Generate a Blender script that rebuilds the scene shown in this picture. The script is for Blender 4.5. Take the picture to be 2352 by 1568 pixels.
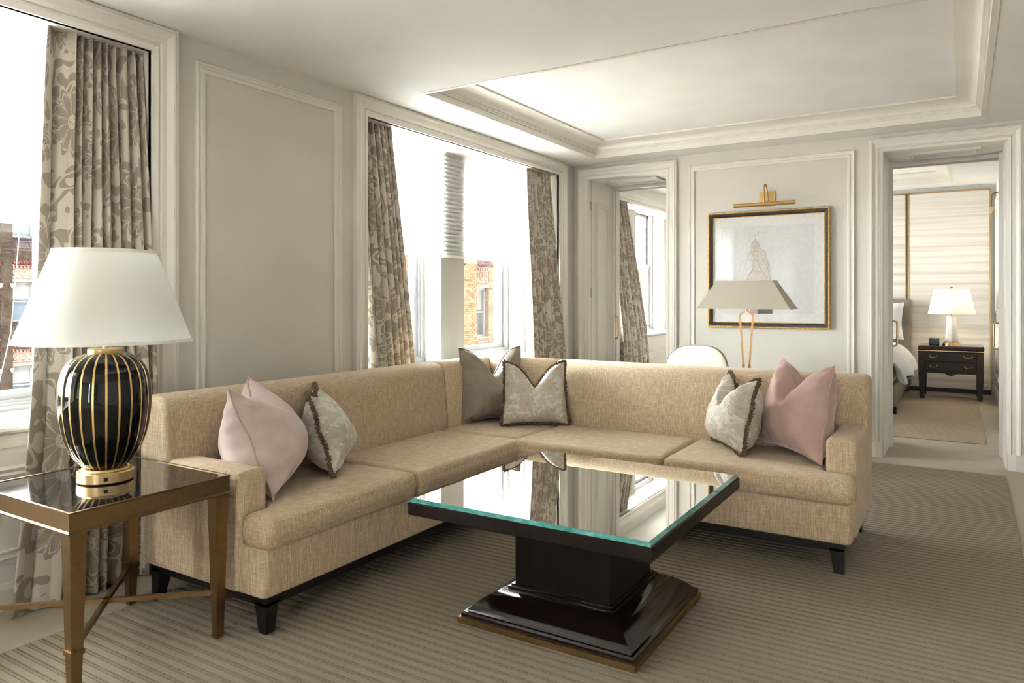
import bpy, bmesh, math, random
from mathutils import Vector, Matrix, noise
R = math.radians
random.seed(7)
SC = bpy.context.scene
for o in list(bpy.data.objects):
    bpy.data.objects.remove(o)

# ------------------------------------------------------------------ camera
cam = bpy.data.cameras.new('camera')
cam.sensor_width = 36.0
cam.lens = 1671.0 / 2352 * 36
cam.shift_y = -100.0 / 2352
cam.clip_start = 0.05
cam.clip_end = 300
camo = bpy.data.objects.new('camera', cam)
SC.collection.objects.link(camo)
camo.location = (3.248, -6.408, 1.25)
camo.rotation_euler = (R(90), 0, R(31.75))
SC.camera = camo

# ------------------------------------------------------------------ world (bright overcast sky)
wd = bpy.data.worlds.new('world')
SC.world = wd
wd.use_nodes = True
bg = wd.node_tree.nodes['Background']
bg.inputs[0].default_value = (0.95, 0.98, 1.0, 1)
bg.inputs[1].default_value = 10.0

SC.view_settings.view_transform = 'Standard'
SC.view_settings.look = 'None'
SC.view_settings.gamma = 1
SC.view_settings.use_curve_mapping = False
SC.view_settings.exposure = 2.4
SC.cycles.max_bounces = 7
SC.cycles.diffuse_bounces = 3
SC.cycles.glossy_bounces = 3
SC.cycles.transmission_bounces = 4
SC.cycles.transparent_max_bounces = 6
SC.cycles.use_adaptive_sampling = True
SC.cycles.adaptive_threshold = 0.035
SC.cycles.adaptive_min_samples = 24
SC.cycles.sample_clamp_indirect = 12
SC.cycles.caustics_reflective = False
SC.cycles.caustics_refractive = False

# ------------------------------------------------------------------ helpers
COL = SC.collection

def tag(o, label=None, cat=None, group=None, kind=None):
    if label: o['label'] = label
    if cat: o['category'] = cat
    if group: o['group'] = group
    if kind: o['kind'] = kind
    return o

def empty(name, loc=(0, 0, 0), rz=0):
    o = bpy.data.objects.new(name, None)
    o.empty_display_size = 0.1
    COL.objects.link(o)
    o.location = loc
    o.rotation_euler = (0, 0, rz)
    return o

def smooth_mesh(me, ang=40):
    for p in me.polygons: p.use_smooth = True
    try:
        me.set_sharp_from_angle(angle=R(ang))
    except Exception:
        pass

class MB:
    """collects geometry (world coordinates) into one mesh"""
    def __init__(s):
        s.v = []; s.f = []; s.uv = None
    def add(s, vs, fs):
        b = len(s.v)
        s.v += [tuple(p) for p in vs]
        s.f += [tuple(i + b for i in f) for f in fs]
        return s
    def box(s, x0, x1, y0, y1, z0, z1):
        x0, x1 = min(x0, x1), max(x0, x1); y0, y1 = min(y0, y1), max(y0, y1); z0, z1 = min(z0, z1), max(z0, z1)
        return s.add([(x0,y0,z0),(x1,y0,z0),(x1,y1,z0),(x0,y1,z0),(x0,y0,z1),(x1,y0,z1),(x1,y1,z1),(x0,y1,z1)],
              [(3,2,1,0),(4,5,6,7),(0,1,5,4),(1,2,6,5),(2,3,7,6),(3,0,4,7)])
    def bbox(s, x0, x1, y0, y1, z0, z1, r=0.004, seg=2):
        bm = bmesh.new()
        bmesh.ops.create_cube(bm, size=1)
        for v in bm.verts:
            v.co = Vector(((x0+x1)/2 + v.co.x*abs(x1-x0), (y0+y1)/2 + v.co.y*abs(y1-y0), (z0+z1)/2 + v.co.z*abs(z1-z0)))
        bmesh.ops.bevel(bm, geom=list(bm.edges), offset=r, segments=seg, profile=0.5, affect='EDGES')
        bm.verts.index_update()
        s.add([v.co[:] for v in bm.verts], [[v.index for v in f.verts] for f in bm.faces])
        bm.free(); return s
    def rings(s, rings, cap0=True, cap1=True, closed=True):
        b = len(s.v); n = len(rings[0])
        for r in rings: s.v += [tuple(p) for p in r]
        m = n if closed else n - 1
        for k in range(len(rings) - 1):
            for i in range(m):
                j = (i + 1) % n
                s.f.append((b+k*n+i, b+k*n+j, b+(k+1)*n+j, b+(k+1)*n+i))
        if cap0: s.f.append(tuple(b + i for i in reversed(range(n))))
        if cap1: s.f.append(tuple(b + (len(rings)-1)*n + i for i in range(n)))
        return s
    def lathe(s, prof, c=(0, 0, 0), n=32, cap0=True, cap1=True):
        rs = [[(c[0] + r*math.cos(2*math.pi*i/n), c[1] + r*math.sin(2*math.pi*i/n), c[2] + z) for i in range(n)] for r, z in prof]
        return s.rings(rs, cap0, cap1)
    def tube(s, pts, r, n=8, closed=False):
        pts = [Vector(p) for p in pts]; m = len(pts); rs = []
        rad = r if isinstance(r, (list, tuple)) else [r]*m
        up = None
        for i, p in enumerate(pts):
            if closed: t = pts[(i+1) % m] - pts[i-1]
            else: t = pts[min(i+1, m-1)] - pts[max(i-1, 0)]
            t.normalize()
            if up is None:
                up = Vector((0, 0, 1)) if abs(t.z) < 0.9 else Vector((1, 0, 0))
            a = t.cross(up)
            if a.length < 1e-5: a = t.cross(Vector((0, 1, 0.3)))
            a.normalize(); b = a.cross(t); up = b
            rs.append([p + rad[i]*(a*math.cos(2*math.pi*k/n) + b*math.sin(2*math.pi*k/n)) for k in range(n)])
        if closed:
            rs.append(rs[0]); return s.rings(rs, False, False)
        return s.rings(rs)
    def prism(s, poly, fn, h0, h1):
        return s.rings([[fn(a, b, h0) for a, b in poly], [fn(a, b, h1) for a, b in poly]])
    def bar(s, a, b, w, h, up=(0, 0, 1)):
        a = Vector(a); b = Vector(b); t = (b-a).normalized(); u = Vector(up)
        sd = t.cross(u).normalized(); u = sd.cross(t)
        return s.rings([[p + sd*w/2*i + u*h/2*j for i, j in ((-1,-1),(1,-1),(1,1),(-1,1))] for p in (a, b)])
    def build(s, name, mat, parent=None, smooth=None, kind=None):
        L = parent_world(parent) if parent else Vector((0, 0, 0))
        me = bpy.data.meshes.new(name)
        me.from_pydata([(p[0]-L[0], p[1]-L[1], p[2]-L[2]) for p in s.v], [], s.f)
        bm = bmesh.new(); bm.from_mesh(me)
        bmesh.ops.recalc_face_normals(bm, faces=list(bm.faces))
        bm.to_mesh(me); bm.free()
        if mat: me.materials.append(mat)
        if s.uv:
            ul = me.uv_layers.new(name='UVMap')
            for lp in me.loops: ul.data[lp.index].uv = s.uv[lp.vertex_index]
        if smooth: smooth_mesh(me, smooth)
        o = bpy.data.objects.new(name, me)
        COL.objects.link(o)
        if parent: o.parent = parent
        if kind: o['kind'] = kind
        return o

def parent_world(p):
    L = Vector((0, 0, 0))
    while p is not None:
        L += Vector(p.location); p = p.parent
    return L

def offset_poly(poly, d):
    """inset a CCW polygon by d with mitres"""
    n = len(poly); out = []
    for i in range(n):
        p0 = Vector(poly[i-1]); p1 = Vector(poly[i]); p2 = Vector(poly[(i+1) % n])
        e1 = (p1-p0); e2 = (p2-p1)
        if e1.length < 1e-9 or e2.length < 1e-9:
            out.append(tuple(p1)); continue
        e1.normalize(); e2.normalize()
        n1 = Vector((-e1.y, e1.x)); n2 = Vector((-e2.y, e2.x))
        m = n1 + n2
        k = m.length_squared
        m = m*(2/k) if k > 1e-6 else n1
        out.append((p1.x + m.x*d, p1.y + m.y*d))
    return out

def round_poly(poly, rad, seg=4):
    """fillet corners of a CCW polygon; rad scalar or list"""
    n = len(poly); out = []
    for i in range(n):
        r = rad[i] if isinstance(rad, (list, tuple)) else rad
        p0 = Vector(poly[i-1]); p1 = Vector(poly[i]); p2 = Vector(poly[(i+1) % n])
        if r <= 0: out.append(tuple(p1)); continue
        a = (p0-p1).normalized(); b = (p2-p1).normalized()
        ang = a.angle(b); t = r/math.tan(ang/2)
        t = min(t, (p0-p1).length*0.49, (p2-p1).length*0.49)
        q0 = p1 + a*t; q2 = p1 + b*t
        for k in range(seg+1):
            u = k/seg
            q = q0*(1-u)**2 + p1*2*u*(1-u) + q2*u*u
            out.append((q.x, q.y))
    return out

def soft_prism(mb, poly, fn, h0, h1, r, seg=4, crown=0.0, puff=0.0):
    """extrude polygon with rounded top and bottom edges; optional outward bulge"""
    rings = []
    for k in range(seg+1):
        a = math.pi/2*k/seg
        rings.append(([*offset_poly(poly, r*(1-math.sin(a)))], h0 + r*(1-math.cos(a))))
    if puff:
        for k in range(1, 6):
            u = k/6
            rings.append((offset_poly(poly, -puff*math.sin(math.pi*u)), h0 + r + (h1-h0-2*r)*u))
    for k in range(seg+1):
        a = math.pi/2*k/seg
        rings.append(([*offset_poly(poly, r*(1-math.cos(a)))], h1 - r*(1-math.sin(a))))
    if crown:
        rings.append((offset_poly(poly, r + 0.02), h1 + crown*0.5))
        rings.append((offset_poly(poly, r + 0.045), h1 + crown))
    mb.rings([[fn(a, b, h) for a, b in rg] for rg, h in rings])
    return mb

XY = lambda a, b, h: (a, b, h)
XZ_y = lambda a, b, h: (a, h, b)      # outline in x,z ; extrude y
YZ_x = lambda a, b, h: (h, a, b)      # outline in y,z ; extrude x

def sweep_rect(mb, a0, a1, b0, b1, prof, fn, open_bottom=False):
    """mitred moulding round a rectangle; prof = [(outward offset, projection)], fn(a,b,p)"""
    if open_bottom:
        cs = [(a0, b0, -1, 0), (a0, b1, -1, 1), (a1, b1, 1, 1), (a1, b0, 1, 0)]
    else:
        cs = [(a0, b0, -1, -1), (a0, b1, -1, 1), (a1, b1, 1, 1), (a1, b0, 1, -1)]
    rs = [[fn(a + o*sa, b + o*sb, p) for o, p in prof] for a, b, sa, sb in cs]
    if open_bottom: mb.rings(rs, True, True)
    else: mb.rings(rs + [rs[0]], False, False)
    return mb

def wall_holes(mb, a0, a1, b0, b1, h0, h1, holes, fn):
    """slab in a,b with rectangular holes, thickness h0..h1, fn(a,b,h)"""
    A = sorted({a0, a1, *[min(max(x, a0), a1) for h in holes for x in h[:2]]})
    B = sorted({b0, b1, *[min(max(x, b0), b1) for h in holes for x in h[2:]]})
    solid = {}
    for i in range(len(A)-1):
        for j in range(len(B)-1):
            ca, cb = (A[i]+A[i+1])/2, (B[j]+B[j+1])/2
            solid[i, j] = not any(h[0] < ca < h[1] and h[2] < cb < h[3] for h in holes)
    def q(p): mb.add([fn(*x) for x in p], [(0, 1, 2, 3)])
    for (i, j), s in solid.items():
        if not s: continue
        x0, x1, y0, y1 = A[i], A[i+1], B[j], B[j+1]
        q([(x0,y0,h0),(x1,y0,h0),(x1,y1,h0),(x0,y1,h0)]); q([(x0,y0,h1),(x1,y0,h1),(x1,y1,h1),(x0,y1,h1)])
        if not solid.get((i-1, j)): q([(x0,y0,h0),(x0,y1,h0),(x0,y1,h1),(x0,y0,h1)])
        if not solid.get((i+1, j)): q([(x1,y0,h0),(x1,y1,h0),(x1,y1,h1),(x1,y0,h1)])
        if not solid.get((i, j-1)): q([(x0,y0,h0),(x1,y0,h0),(x1,y0,h1),(x0,y0,h1)])
        if not solid.get((i, j+1)): q([(x0,y1,h0),(x1,y1,h0),(x1,y1,h1),(x0,y1,h1)])
    return mb

# ------------------------------------------------------------------ materials
def new_mat(name):
    m = bpy.data.materials.new(name); m.use_nodes = True
    nt = m.node_tree; return m, nt, nt.nodes['Principled BSDF']

def N(nt, t, **kw):
    n = nt.nodes.new(t)
    for k, v in kw.items():
        if k.startswith('i_'):
            key = k[2:]; key = int(key) if key.isdigit() else key
            n.inputs[key].default_value = v
        else: setattr(n, k, v)
    return n

def L(nt, a, b): nt.links.new(a, b)

def coords(nt, kind='Object', scale=(1, 1, 1), rot=(0, 0, 0)):
    tc = N(nt, 'ShaderNodeTexCoord'); mp = N(nt, 'ShaderNodeMapping')
    mp.inputs['Scale'].default_value = scale; mp.inputs['Rotation'].default_value = rot
    L(nt, tc.outputs[kind], mp.inputs['Vector']); return mp.outputs[0]

def ramp(nt, fac, stops, interp='LINEAR'):
    r = N(nt, 'ShaderNodeValToRGB'); r.color_ramp.interpolation = interp
    el = r.color_ramp.elements
    while len(el) > len(stops): el.remove(el[-1])
    while len(el) < len(stops): el.new(0.5)
    for e, (p, c) in zip(el, stops):
        e.position = p; e.color = (*c, 1) if len(c) == 3 else c
    L(nt, fac, r.inputs[0]); return r.outputs[0]

def math_n(nt, op, a, b=None, c=None):
    n = N(nt, 'ShaderNodeMath', operation=op)
    for i, x in enumerate((a, b, c)):
        if x is None: continue
        if isinstance(x, (int, float)): n.inputs[i].default_value = x
        else: L(nt, x, n.inputs[i])
    return n.outputs[0]

def noise_n(nt, vec, scale, detail=3, rough=0.5, dist=0.0):
    n = N(nt, 'ShaderNodeTexNoise'); n.inputs['Scale'].default_value = scale
    n.inputs['Detail'].default_value = detail; n.inputs['Roughness'].default_value = rough
    n.inputs['Distortion'].default_value = dist
    L(nt, vec, n.inputs['Vector']); return n.outputs[0]

def mixc(nt, fac, a, b, mode='MIX'):
    n = N(nt, 'ShaderNodeMix', data_type='RGBA', blend_type=mode)
    for i, x in ((0, fac), (6, a), (7, b)):
        if isinstance(x, (int, float)): n.inputs[i].default_value = x
        elif isinstance(x, tuple): n.inputs[i].default_value = (*x, 1) if len(x) == 3 else x
        else: L(nt, x, n.inputs[i])
    return n.outputs[2]

def bump(nt, h, strength, dist, bsdf):
    b = N(nt, 'ShaderNodeBump'); b.inputs['Strength'].default_value = strength
    b.inputs['Distance'].default_value = dist
    L(nt, h, b.inputs['Height']); L(nt, b.outputs[0], bsdf.inputs['Normal'])

def paint(name, col, rough=0.55, tex=0.03, sc=350):
    m, nt, b = new_mat(name)
    v = coords(nt)
    f = noise_n(nt, v, 3.0, 0)
    L(nt, ramp(nt, f, [(0.3, tuple(c*0.975 for c in col)), (0.7, tuple(min(1, c*1.02) for c in col))]), b.inputs['Base Color'])
    b.inputs['Roughness'].default_value = rough
    if tex > 0.1: bump(nt, noise_n(nt, v, sc, 1), tex, 0.002, b)
    return m

M = {}
M['wall'] = paint('wall_paint', (0.72, 0.68, 0.605), 0.7, 0.05, 260)
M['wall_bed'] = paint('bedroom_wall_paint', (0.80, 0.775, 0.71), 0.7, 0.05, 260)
M['trim'] = paint('trim_paint', (0.84, 0.80, 0.72), 0.38, 0.02)
M['ceil'] = paint('ceiling_paint', (0.92, 0.905, 0.865), 0.75, 0.05, 200)
M['frame_grey'] = paint('window_frame_paint', (0.36, 0.375, 0.39), 0.35, 0.01)
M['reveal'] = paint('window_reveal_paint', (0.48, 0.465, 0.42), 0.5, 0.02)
M['ext'] = paint('street_wall_paint', (0.45, 0.40, 0.35), 0.8, 0.1)

def m_carpet():
    m, nt, b = new_mat('plain_carpet')
    v = coords(nt)
    f = noise_n(nt, v, 420, 3, 0.7); g = noise_n(nt, v, 5, 3)
    c = mixc(nt, f, (0.34, 0.275, 0.185), (0.50, 0.41, 0.285))
    c = mixc(nt, 0.35, c, ramp(nt, g, [(0.3, (0.36, 0.295, 0.20)), (0.7, (0.47, 0.39, 0.275))]))
    L(nt, c, b.inputs['Base Color']); b.inputs['Roughness'].default_value = 0.95
    b.inputs['Sheen Weight'].default_value = 0.25
    bump(nt, f, 0.35, 0.003, b); return m
M['carpet'] = m_carpet()

RIB = 0.0428
def m_rib(name='ribbed_carpet', k=(1, 1, 1), groove=0.92):
    m, nt, b = new_mat(name)
    tc = N(nt, 'ShaderNodeTexCoord'); sp = N(nt, 'ShaderNodeSeparateXYZ'); L(nt, tc.outputs['Object'], sp.inputs[0])
    v = tc.outputs['Object']
    wob = math_n(nt, 'MULTIPLY', math_n(nt, 'SUBTRACT', noise_n(nt, v, 260, 2, 0.6), 0.5), 0.0028)
    y = math_n(nt, 'ADD', sp.outputs['Y'], wob)
    fr = math_n(nt, 'FRACT', math_n(nt, 'DIVIDE', y, RIB))
    band = ramp(nt, fr, [(0.0, (0, 0, 0)), (0.022, (0, 0, 0)), (0.045, (1, 1, 1)), (0.62, (1, 1, 1)), (0.64, (0.05, 0.05, 0.05)), (0.685, (0.05, 0.05, 0.05)),
                         (0.705, (0.75, 0.75, 0.75)), (0.925, (0.75, 0.75, 0.75)), (0.95, (0.0, 0.0, 0.0)), (1.0, (0.0, 0.0, 0.0))])
    f = noise_n(nt, v, 480, 3, 0.7); f2 = noise_n(nt, v, 300, 4, 0.8); g = noise_n(nt, v, 2.2, 3)
    pile = mixc(nt, f, (0.27, 0.208, 0.125), (0.375, 0.297, 0.19))
    loop = mixc(nt, ramp(nt, f2, [(0.38, (0, 0, 0)), (0.6, (1, 1, 1))]), (0.12, 0.09, 0.055), (0.33, 0.27, 0.185))
    isloop = ramp(nt, fr, [(0.64, (0, 0, 0)), (0.66, (1, 1, 1))])
    c = mixc(nt, isloop, pile, loop)
    dark = ramp(nt, band, [(0.0, (1, 1, 1)), (0.5, (0, 0, 0))])
    c = mixc(nt, math_n(nt, 'MULTIPLY', dark, groove), c, (0.035, 0.023, 0.013))
    c = mixc(nt, ramp(nt, g, [(0.35, (0, 0, 0)), (0.7, (0.25, 0.25, 0.25))]), c, (0.23, 0.178, 0.11))
    c = mixc(nt, 1.0, c, k, 'MULTIPLY')
    L(nt, c, b.inputs['Base Color']); b.inputs['Roughness'].default_value = 0.95
    b.inputs['Sheen Weight'].default_value = 0.2
    bump(nt, math_n(nt, 'MULTIPLY', f, math_n(nt, 'ADD', band, 0.2)), 0.5, 0.004, b); return m
M['rib'] = m_rib()
M['rib_lit'] = m_rib('lit_ribbed_carpet', (1.65, 1.6, 1.6), 0.35)  # brighter copy of the ribbed carpet: bedroom light put into colour; fainter grooves

def m_tweed():
    m, nt, b = new_mat('oatmeal_tweed')
    tc = N(nt, 'ShaderNodeTexCoord')
    def mp(s):
        q = N(nt, 'ShaderNodeMapping'); q.inputs['Scale'].default_value = s
        L(nt, tc.outputs['Object'], q.inputs[0]); return q.outputs[0]
    warp = noise_n(nt, mp((190, 190, 16)), 1, 3, 0.7)
    weft = noise_n(nt, mp((22, 22, 260)), 1, 3, 0.7)
    speck = noise_n(nt, mp((330, 330, 330)), 1, 2, 0.6)
    slow = noise_n(nt, mp((60, 60, 3)), 1, 2, 0.5)
    base = ramp(nt, warp, [(0.33, (0.38, 0.27, 0.165)), (0.5, (0.66, 0.52, 0.36)), (0.64, (0.93, 0.82, 0.64))])
    c2 = ramp(nt, weft, [(0.3, (0.38, 0.27, 0.165)), (0.52, (0.67, 0.53, 0.37)), (0.68, (0.94, 0.84, 0.68))])
    c = mixc(nt, 0.42, base, c2)
    c = mixc(nt, ramp(nt, speck, [(0.3, (0.55, 0.55, 0.55)), (0.45, (0, 0, 0))]), c, (0.36, 0.25, 0.155))
    c = mixc(nt, ramp(nt, slow, [(0.35, (0.0, 0.0, 0.0)), (0.75, (0.4, 0.4, 0.4))]), c, (0.58, 0.45, 0.31))
    c = mixc(nt, 1.0, c, (0.93, 0.89, 0.83), 'MULTIPLY')
    L(nt, c, b.inputs['Base Color']); b.inputs['Roughness'].default_value = 0.92
    b.inputs['Sheen Weight'].default_value = 0.3; b.inputs['Sheen Roughness'].default_value = 0.5; b.inputs['Sheen Tint'].default_value = (1.0, 0.93, 0.8, 1)
    h = math_n(nt, 'ADD', math_n(nt, 'ADD', warp, weft), speck)
    bump(nt, h, 0.4, 0.0022, b); return m
M['tweed'] = m_tweed()

def m_wood(name, c0, c1, rough, coat, sc=(30, 30, 2.5)):
    m, nt, b = new_mat(name)
    v = coords(nt, scale=sc)
    f = noise_n(nt, v, 2.0, 6, 0.6, 0.6)
    L(nt, ramp(nt, f, [(0.3, c0), (0.7, c1)]), b.inputs['Base Color'])
    b.inputs['Roughness'].default_value = rough
    b.inputs['Coat Weight'].default_value = coat; b.inputs['Coat Roughness'].default_value = 0.06
    return m
M['espresso'] = m_wood('espresso_lacquer', (0.010, 0.0055, 0.004), (0.016, 0.008, 0.006), 0.12, 0.0)
M['espresso_satin'] = m_wood('espresso_satin', (0.007, 0.004, 0.0032), (0.013, 0.0065, 0.005), 0.36, 0.0)
M['espresso_satin'].node_tree.nodes['Principled BSDF'].inputs['Specular IOR Level'].default_value = 0.25
M['black_wood'] = m_wood('black_stained_wood', (0.006, 0.005, 0.0045), (0.012, 0.009, 0.008), 0.4, 0.1)
M['walnut'] = m_wood('dark_walnut', (0.022, 0.013, 0.008), (0.048, 0.029, 0.017), 0.36, 0.0)
M['walnut'].node_tree.nodes['Principled BSDF'].inputs['Specular IOR Level'].default_value = 0.25

def metal(name, col, rough, brushed=0.0):
    m, nt, b = new_mat(name)
    v = coords(nt, scale=(14, 14, 90))
    f = noise_n(nt, v, 3, 4, 0.7)
    L(nt, ramp(nt, f, [(0.25, tuple(c*0.78 for c in col)), (0.75, tuple(min(1, c*1.12) for c in col))]), b.inputs['Base Color'])
    b.inputs['Metallic'].default_value = 1.0
    b.inputs['Roughness'].default_value = rough
    if brushed: bump(nt, f, brushed, 0.001, b)
    return m
M['brass'] = metal('aged_brass', (0.62, 0.42, 0.185), 0.28, 0.02)
M['brass_satin'] = metal('satin_brass', (0.60, 0.44, 0.22), 0.36, 0.03)
M['bronze'] = metal('brushed_bronze', (0.285, 0.185, 0.09), 0.36, 0.05)
M['base_bronze'] = metal('base_bronze', (0.40, 0.27, 0.125), 0.36, 0.03)
M['copper'] = metal('rose_brass', (0.72, 0.43, 0.22), 0.25)
M['gold'] = metal('gilt_line', (0.78, 0.53, 0.22), 0.35)

def m_gilt():
    m, nt, b = new_mat('gilt_wood')
    f = noise_n(nt, coords(nt), 60, 4, 0.7)
    L(nt, ramp(nt, f, [(0.3, (0.35, 0.19, 0.055)), (0.6, (0.72, 0.46, 0.16))]), b.inputs['Base Color'])
    b.inputs['Metallic'].default_value = 0.85; b.inputs['Roughness'].default_value = 0.42; return m
M['gilt'] = m_gilt()

def plain(name, col, rough=0.5, spec=0.5, coat=0, sheen=0, trans=0, metallic=0):
    m, nt, b = new_mat(name)
    f = noise_n(nt, coords(nt), 40, 3)
    L(nt, ramp(nt, f, [(0.3, tuple(c*0.95 for c in col)), (0.7, tuple(min(1, c*1.04) for c in col))]), b.inputs['Base Color'])
    b.inputs['Roughness'].default_value = rough; b.inputs['Specular IOR Level'].default_value = spec
    b.inputs['Coat Weight'].default_value = coat; b.inputs['Sheen Weight'].default_value = sheen
    b.inputs['Metallic'].default_value = metallic
    return m
M['ceramic'] = plain('black_glaze', (0.004, 0.004, 0.004), 0.05, 0.42, 0.0)
M['black_frame'] = plain('black_frame_paint', (0.018, 0.016, 0.014), 0.45)
M['mat_board'] = plain('mat_board', (0.80, 0.79, 0.75), 0.8)
M['paper'] = plain('drawing_paper', (0.72, 0.715, 0.70), 0.85)
M['ink'] = plain('sepia_ink', (0.17, 0.13, 0.10), 0.8)
M['ink_light'] = plain('light_sepia_ink', (0.42, 0.37, 0.33), 0.8)
M['wash'] = plain('blush_wash', (0.67, 0.605, 0.54), 0.85)
M['wash2'] = plain('blush_wash_deep', (0.60, 0.53, 0.46), 0.85)
M['pink_patch'] = plain('pink_print', (0.62, 0.40, 0.37), 0.8)
M['grey_patch'] = plain('grey_print', (0.13, 0.14, 0.135), 0.8)
M['leather'] = plain('cream_leather', (0.74, 0.70, 0.585), 0.42, 0.4)
M['leather_pipe'] = plain('taupe_piping', (0.46, 0.40, 0.31), 0.5)
M['taupe_leather'] = plain('taupe_leather', (0.25, 0.215, 0.165), 0.5)
M['black_plastic'] = plain('black_plastic', (0.012, 0.011, 0.011), 0.3)
M['white_plate'] = plain('white_plate', (0.78, 0.76, 0.72), 0.4)
M['gap_shade'] = plain('painted_gap_shade', (0.03, 0.025, 0.02), 0.9)
M['cord'] = plain('shade_cord', (0.62, 0.58, 0.52), 0.7)

def m_marble():
    m, nt, b = new_mat('black_marble')
    v = coords(nt, rot=(0, 0, R(28)))
    d = N(nt, 'ShaderNodeMix', data_type='VECTOR'); d.inputs[0].default_value = 0.12
    nz = N(nt, 'ShaderNodeTexNoise'); nz.inputs['Scale'].default_value = 4
    L(nt, v, nz.inputs['Vector']); L(nt, v, d.inputs[4]); L(nt, nz.outputs[1], d.inputs[5])
    w = N(nt, 'ShaderNodeTexVoronoi', feature='DISTANCE_TO_EDGE'); w.inputs['Scale'].default_value = 3.6
    mp = N(nt, 'ShaderNodeMapping'); mp.inputs['Scale'].default_value = (0.7, 2.6, 1)
    L(nt, d.outputs[1], mp.inputs[0]); L(nt, mp.outputs[0], w.inputs['Vector'])
    vein = ramp(nt, w.outputs[0], [(0.0, (1, 1, 1)), (0.006, (0.5, 0.5, 0.5)), (0.014, (0, 0, 0))])
    msk = ramp(nt, noise_n(nt, v, 5, 3), [(0.48, (0, 0, 0)), (0.66, (1, 1, 1))])
    c = mixc(nt, mixc(nt, 1.0, vein, msk, 'MULTIPLY'), (0.012, 0.011, 0.010), (0.28, 0.26, 0.23))
    L(nt, c, b.inputs['Base Color']); b.inputs['Roughness'].default_value = 0.07
    b.inputs['Specular IOR Level'].default_value = 0.7; b.inputs['Coat Weight'].default_value = 0.6
    b.inputs['Coat Roughness'].default_value = 0.03
    return m
M['marble'] = m_marble()

def m_glasspane(name, tint=(0.93, 0.95, 0.95), refl=0.5):
    m = bpy.data.materials.new(name); m.use_nodes = True; nt = m.node_tree
    nt.nodes.clear()
    out = N(nt, 'ShaderNodeOutputMaterial'); mx = N(nt, 'ShaderNodeMixShader')
    tr = N(nt, 'ShaderNodeBsdfTransparent'); tr.inputs[0].default_value = (*tint, 1)
    gl = N(nt, 'ShaderNodeBsdfGlossy'); gl.inputs['Roughness'].default_value = 0.01
    fr = N(nt, 'ShaderNodeLayerWeight'); fr.inputs[0].default_value = 0.5
    f5 = math_n(nt, 'POWER', fr.outputs['Facing'], 4.0)
    L(nt, math_n(nt, 'MULTIPLY', math_n(nt, 'ADD', 0.03, math_n(nt, 'MULTIPLY', f5, 0.9)), refl), mx.inputs[0])
    L(nt, tr.outputs[0], mx.inputs[1]); L(nt, gl.outputs[0], mx.inputs[2]); L(nt, mx.outputs[0], out.inputs[0])
    return m
M['pane'] = m_glasspane('window_glass', (0.96, 0.97, 0.97), 0.7)
M['clear_pane'] = m_glasspane('clear_glass', (0.98, 0.98, 0.98), 0.6)
M['pic_glass'] = m_glasspane('picture_glass', (0.99, 0.99, 0.99), 0.8)

def m_mirror():
    m, nt, b = new_mat('mirrored_glass_top')
    b.inputs['Base Color'].default_value = (0.80, 0.80, 0.77, 1); b.inputs['Metallic'].default_value = 1
    f = noise_n(nt, coords(nt), 8, 2)
    L(nt, ramp(nt, f, [(0.3, (0.79, 0.79, 0.76)), (0.7, (0.82, 0.82, 0.79))]), b.inputs['Base Color'])
    b.inputs['Roughness'].default_value = 0.015; return m
M['mirror'] = m_mirror()

def m_greenedge():
    m, nt, b = new_mat('green_glass_edge')
    f = noise_n(nt, coords(nt, scale=(9, 9, 1)), 3, 3)
    L(nt, ramp(nt, f, [(0.3, (0.03, 0.26, 0.24)), (0.6, (0.09, 0.42, 0.39)), (0.85, (0.35, 0.62, 0.55))]), b.inputs['Base Color'])
    b.inputs['Roughness'].default_value = 0.05; b.inputs['Coat Weight'].default_value = 1
    b.inputs['Metallic'].default_value = 0.35; return m
M['green_edge'] = m_greenedge()

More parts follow.
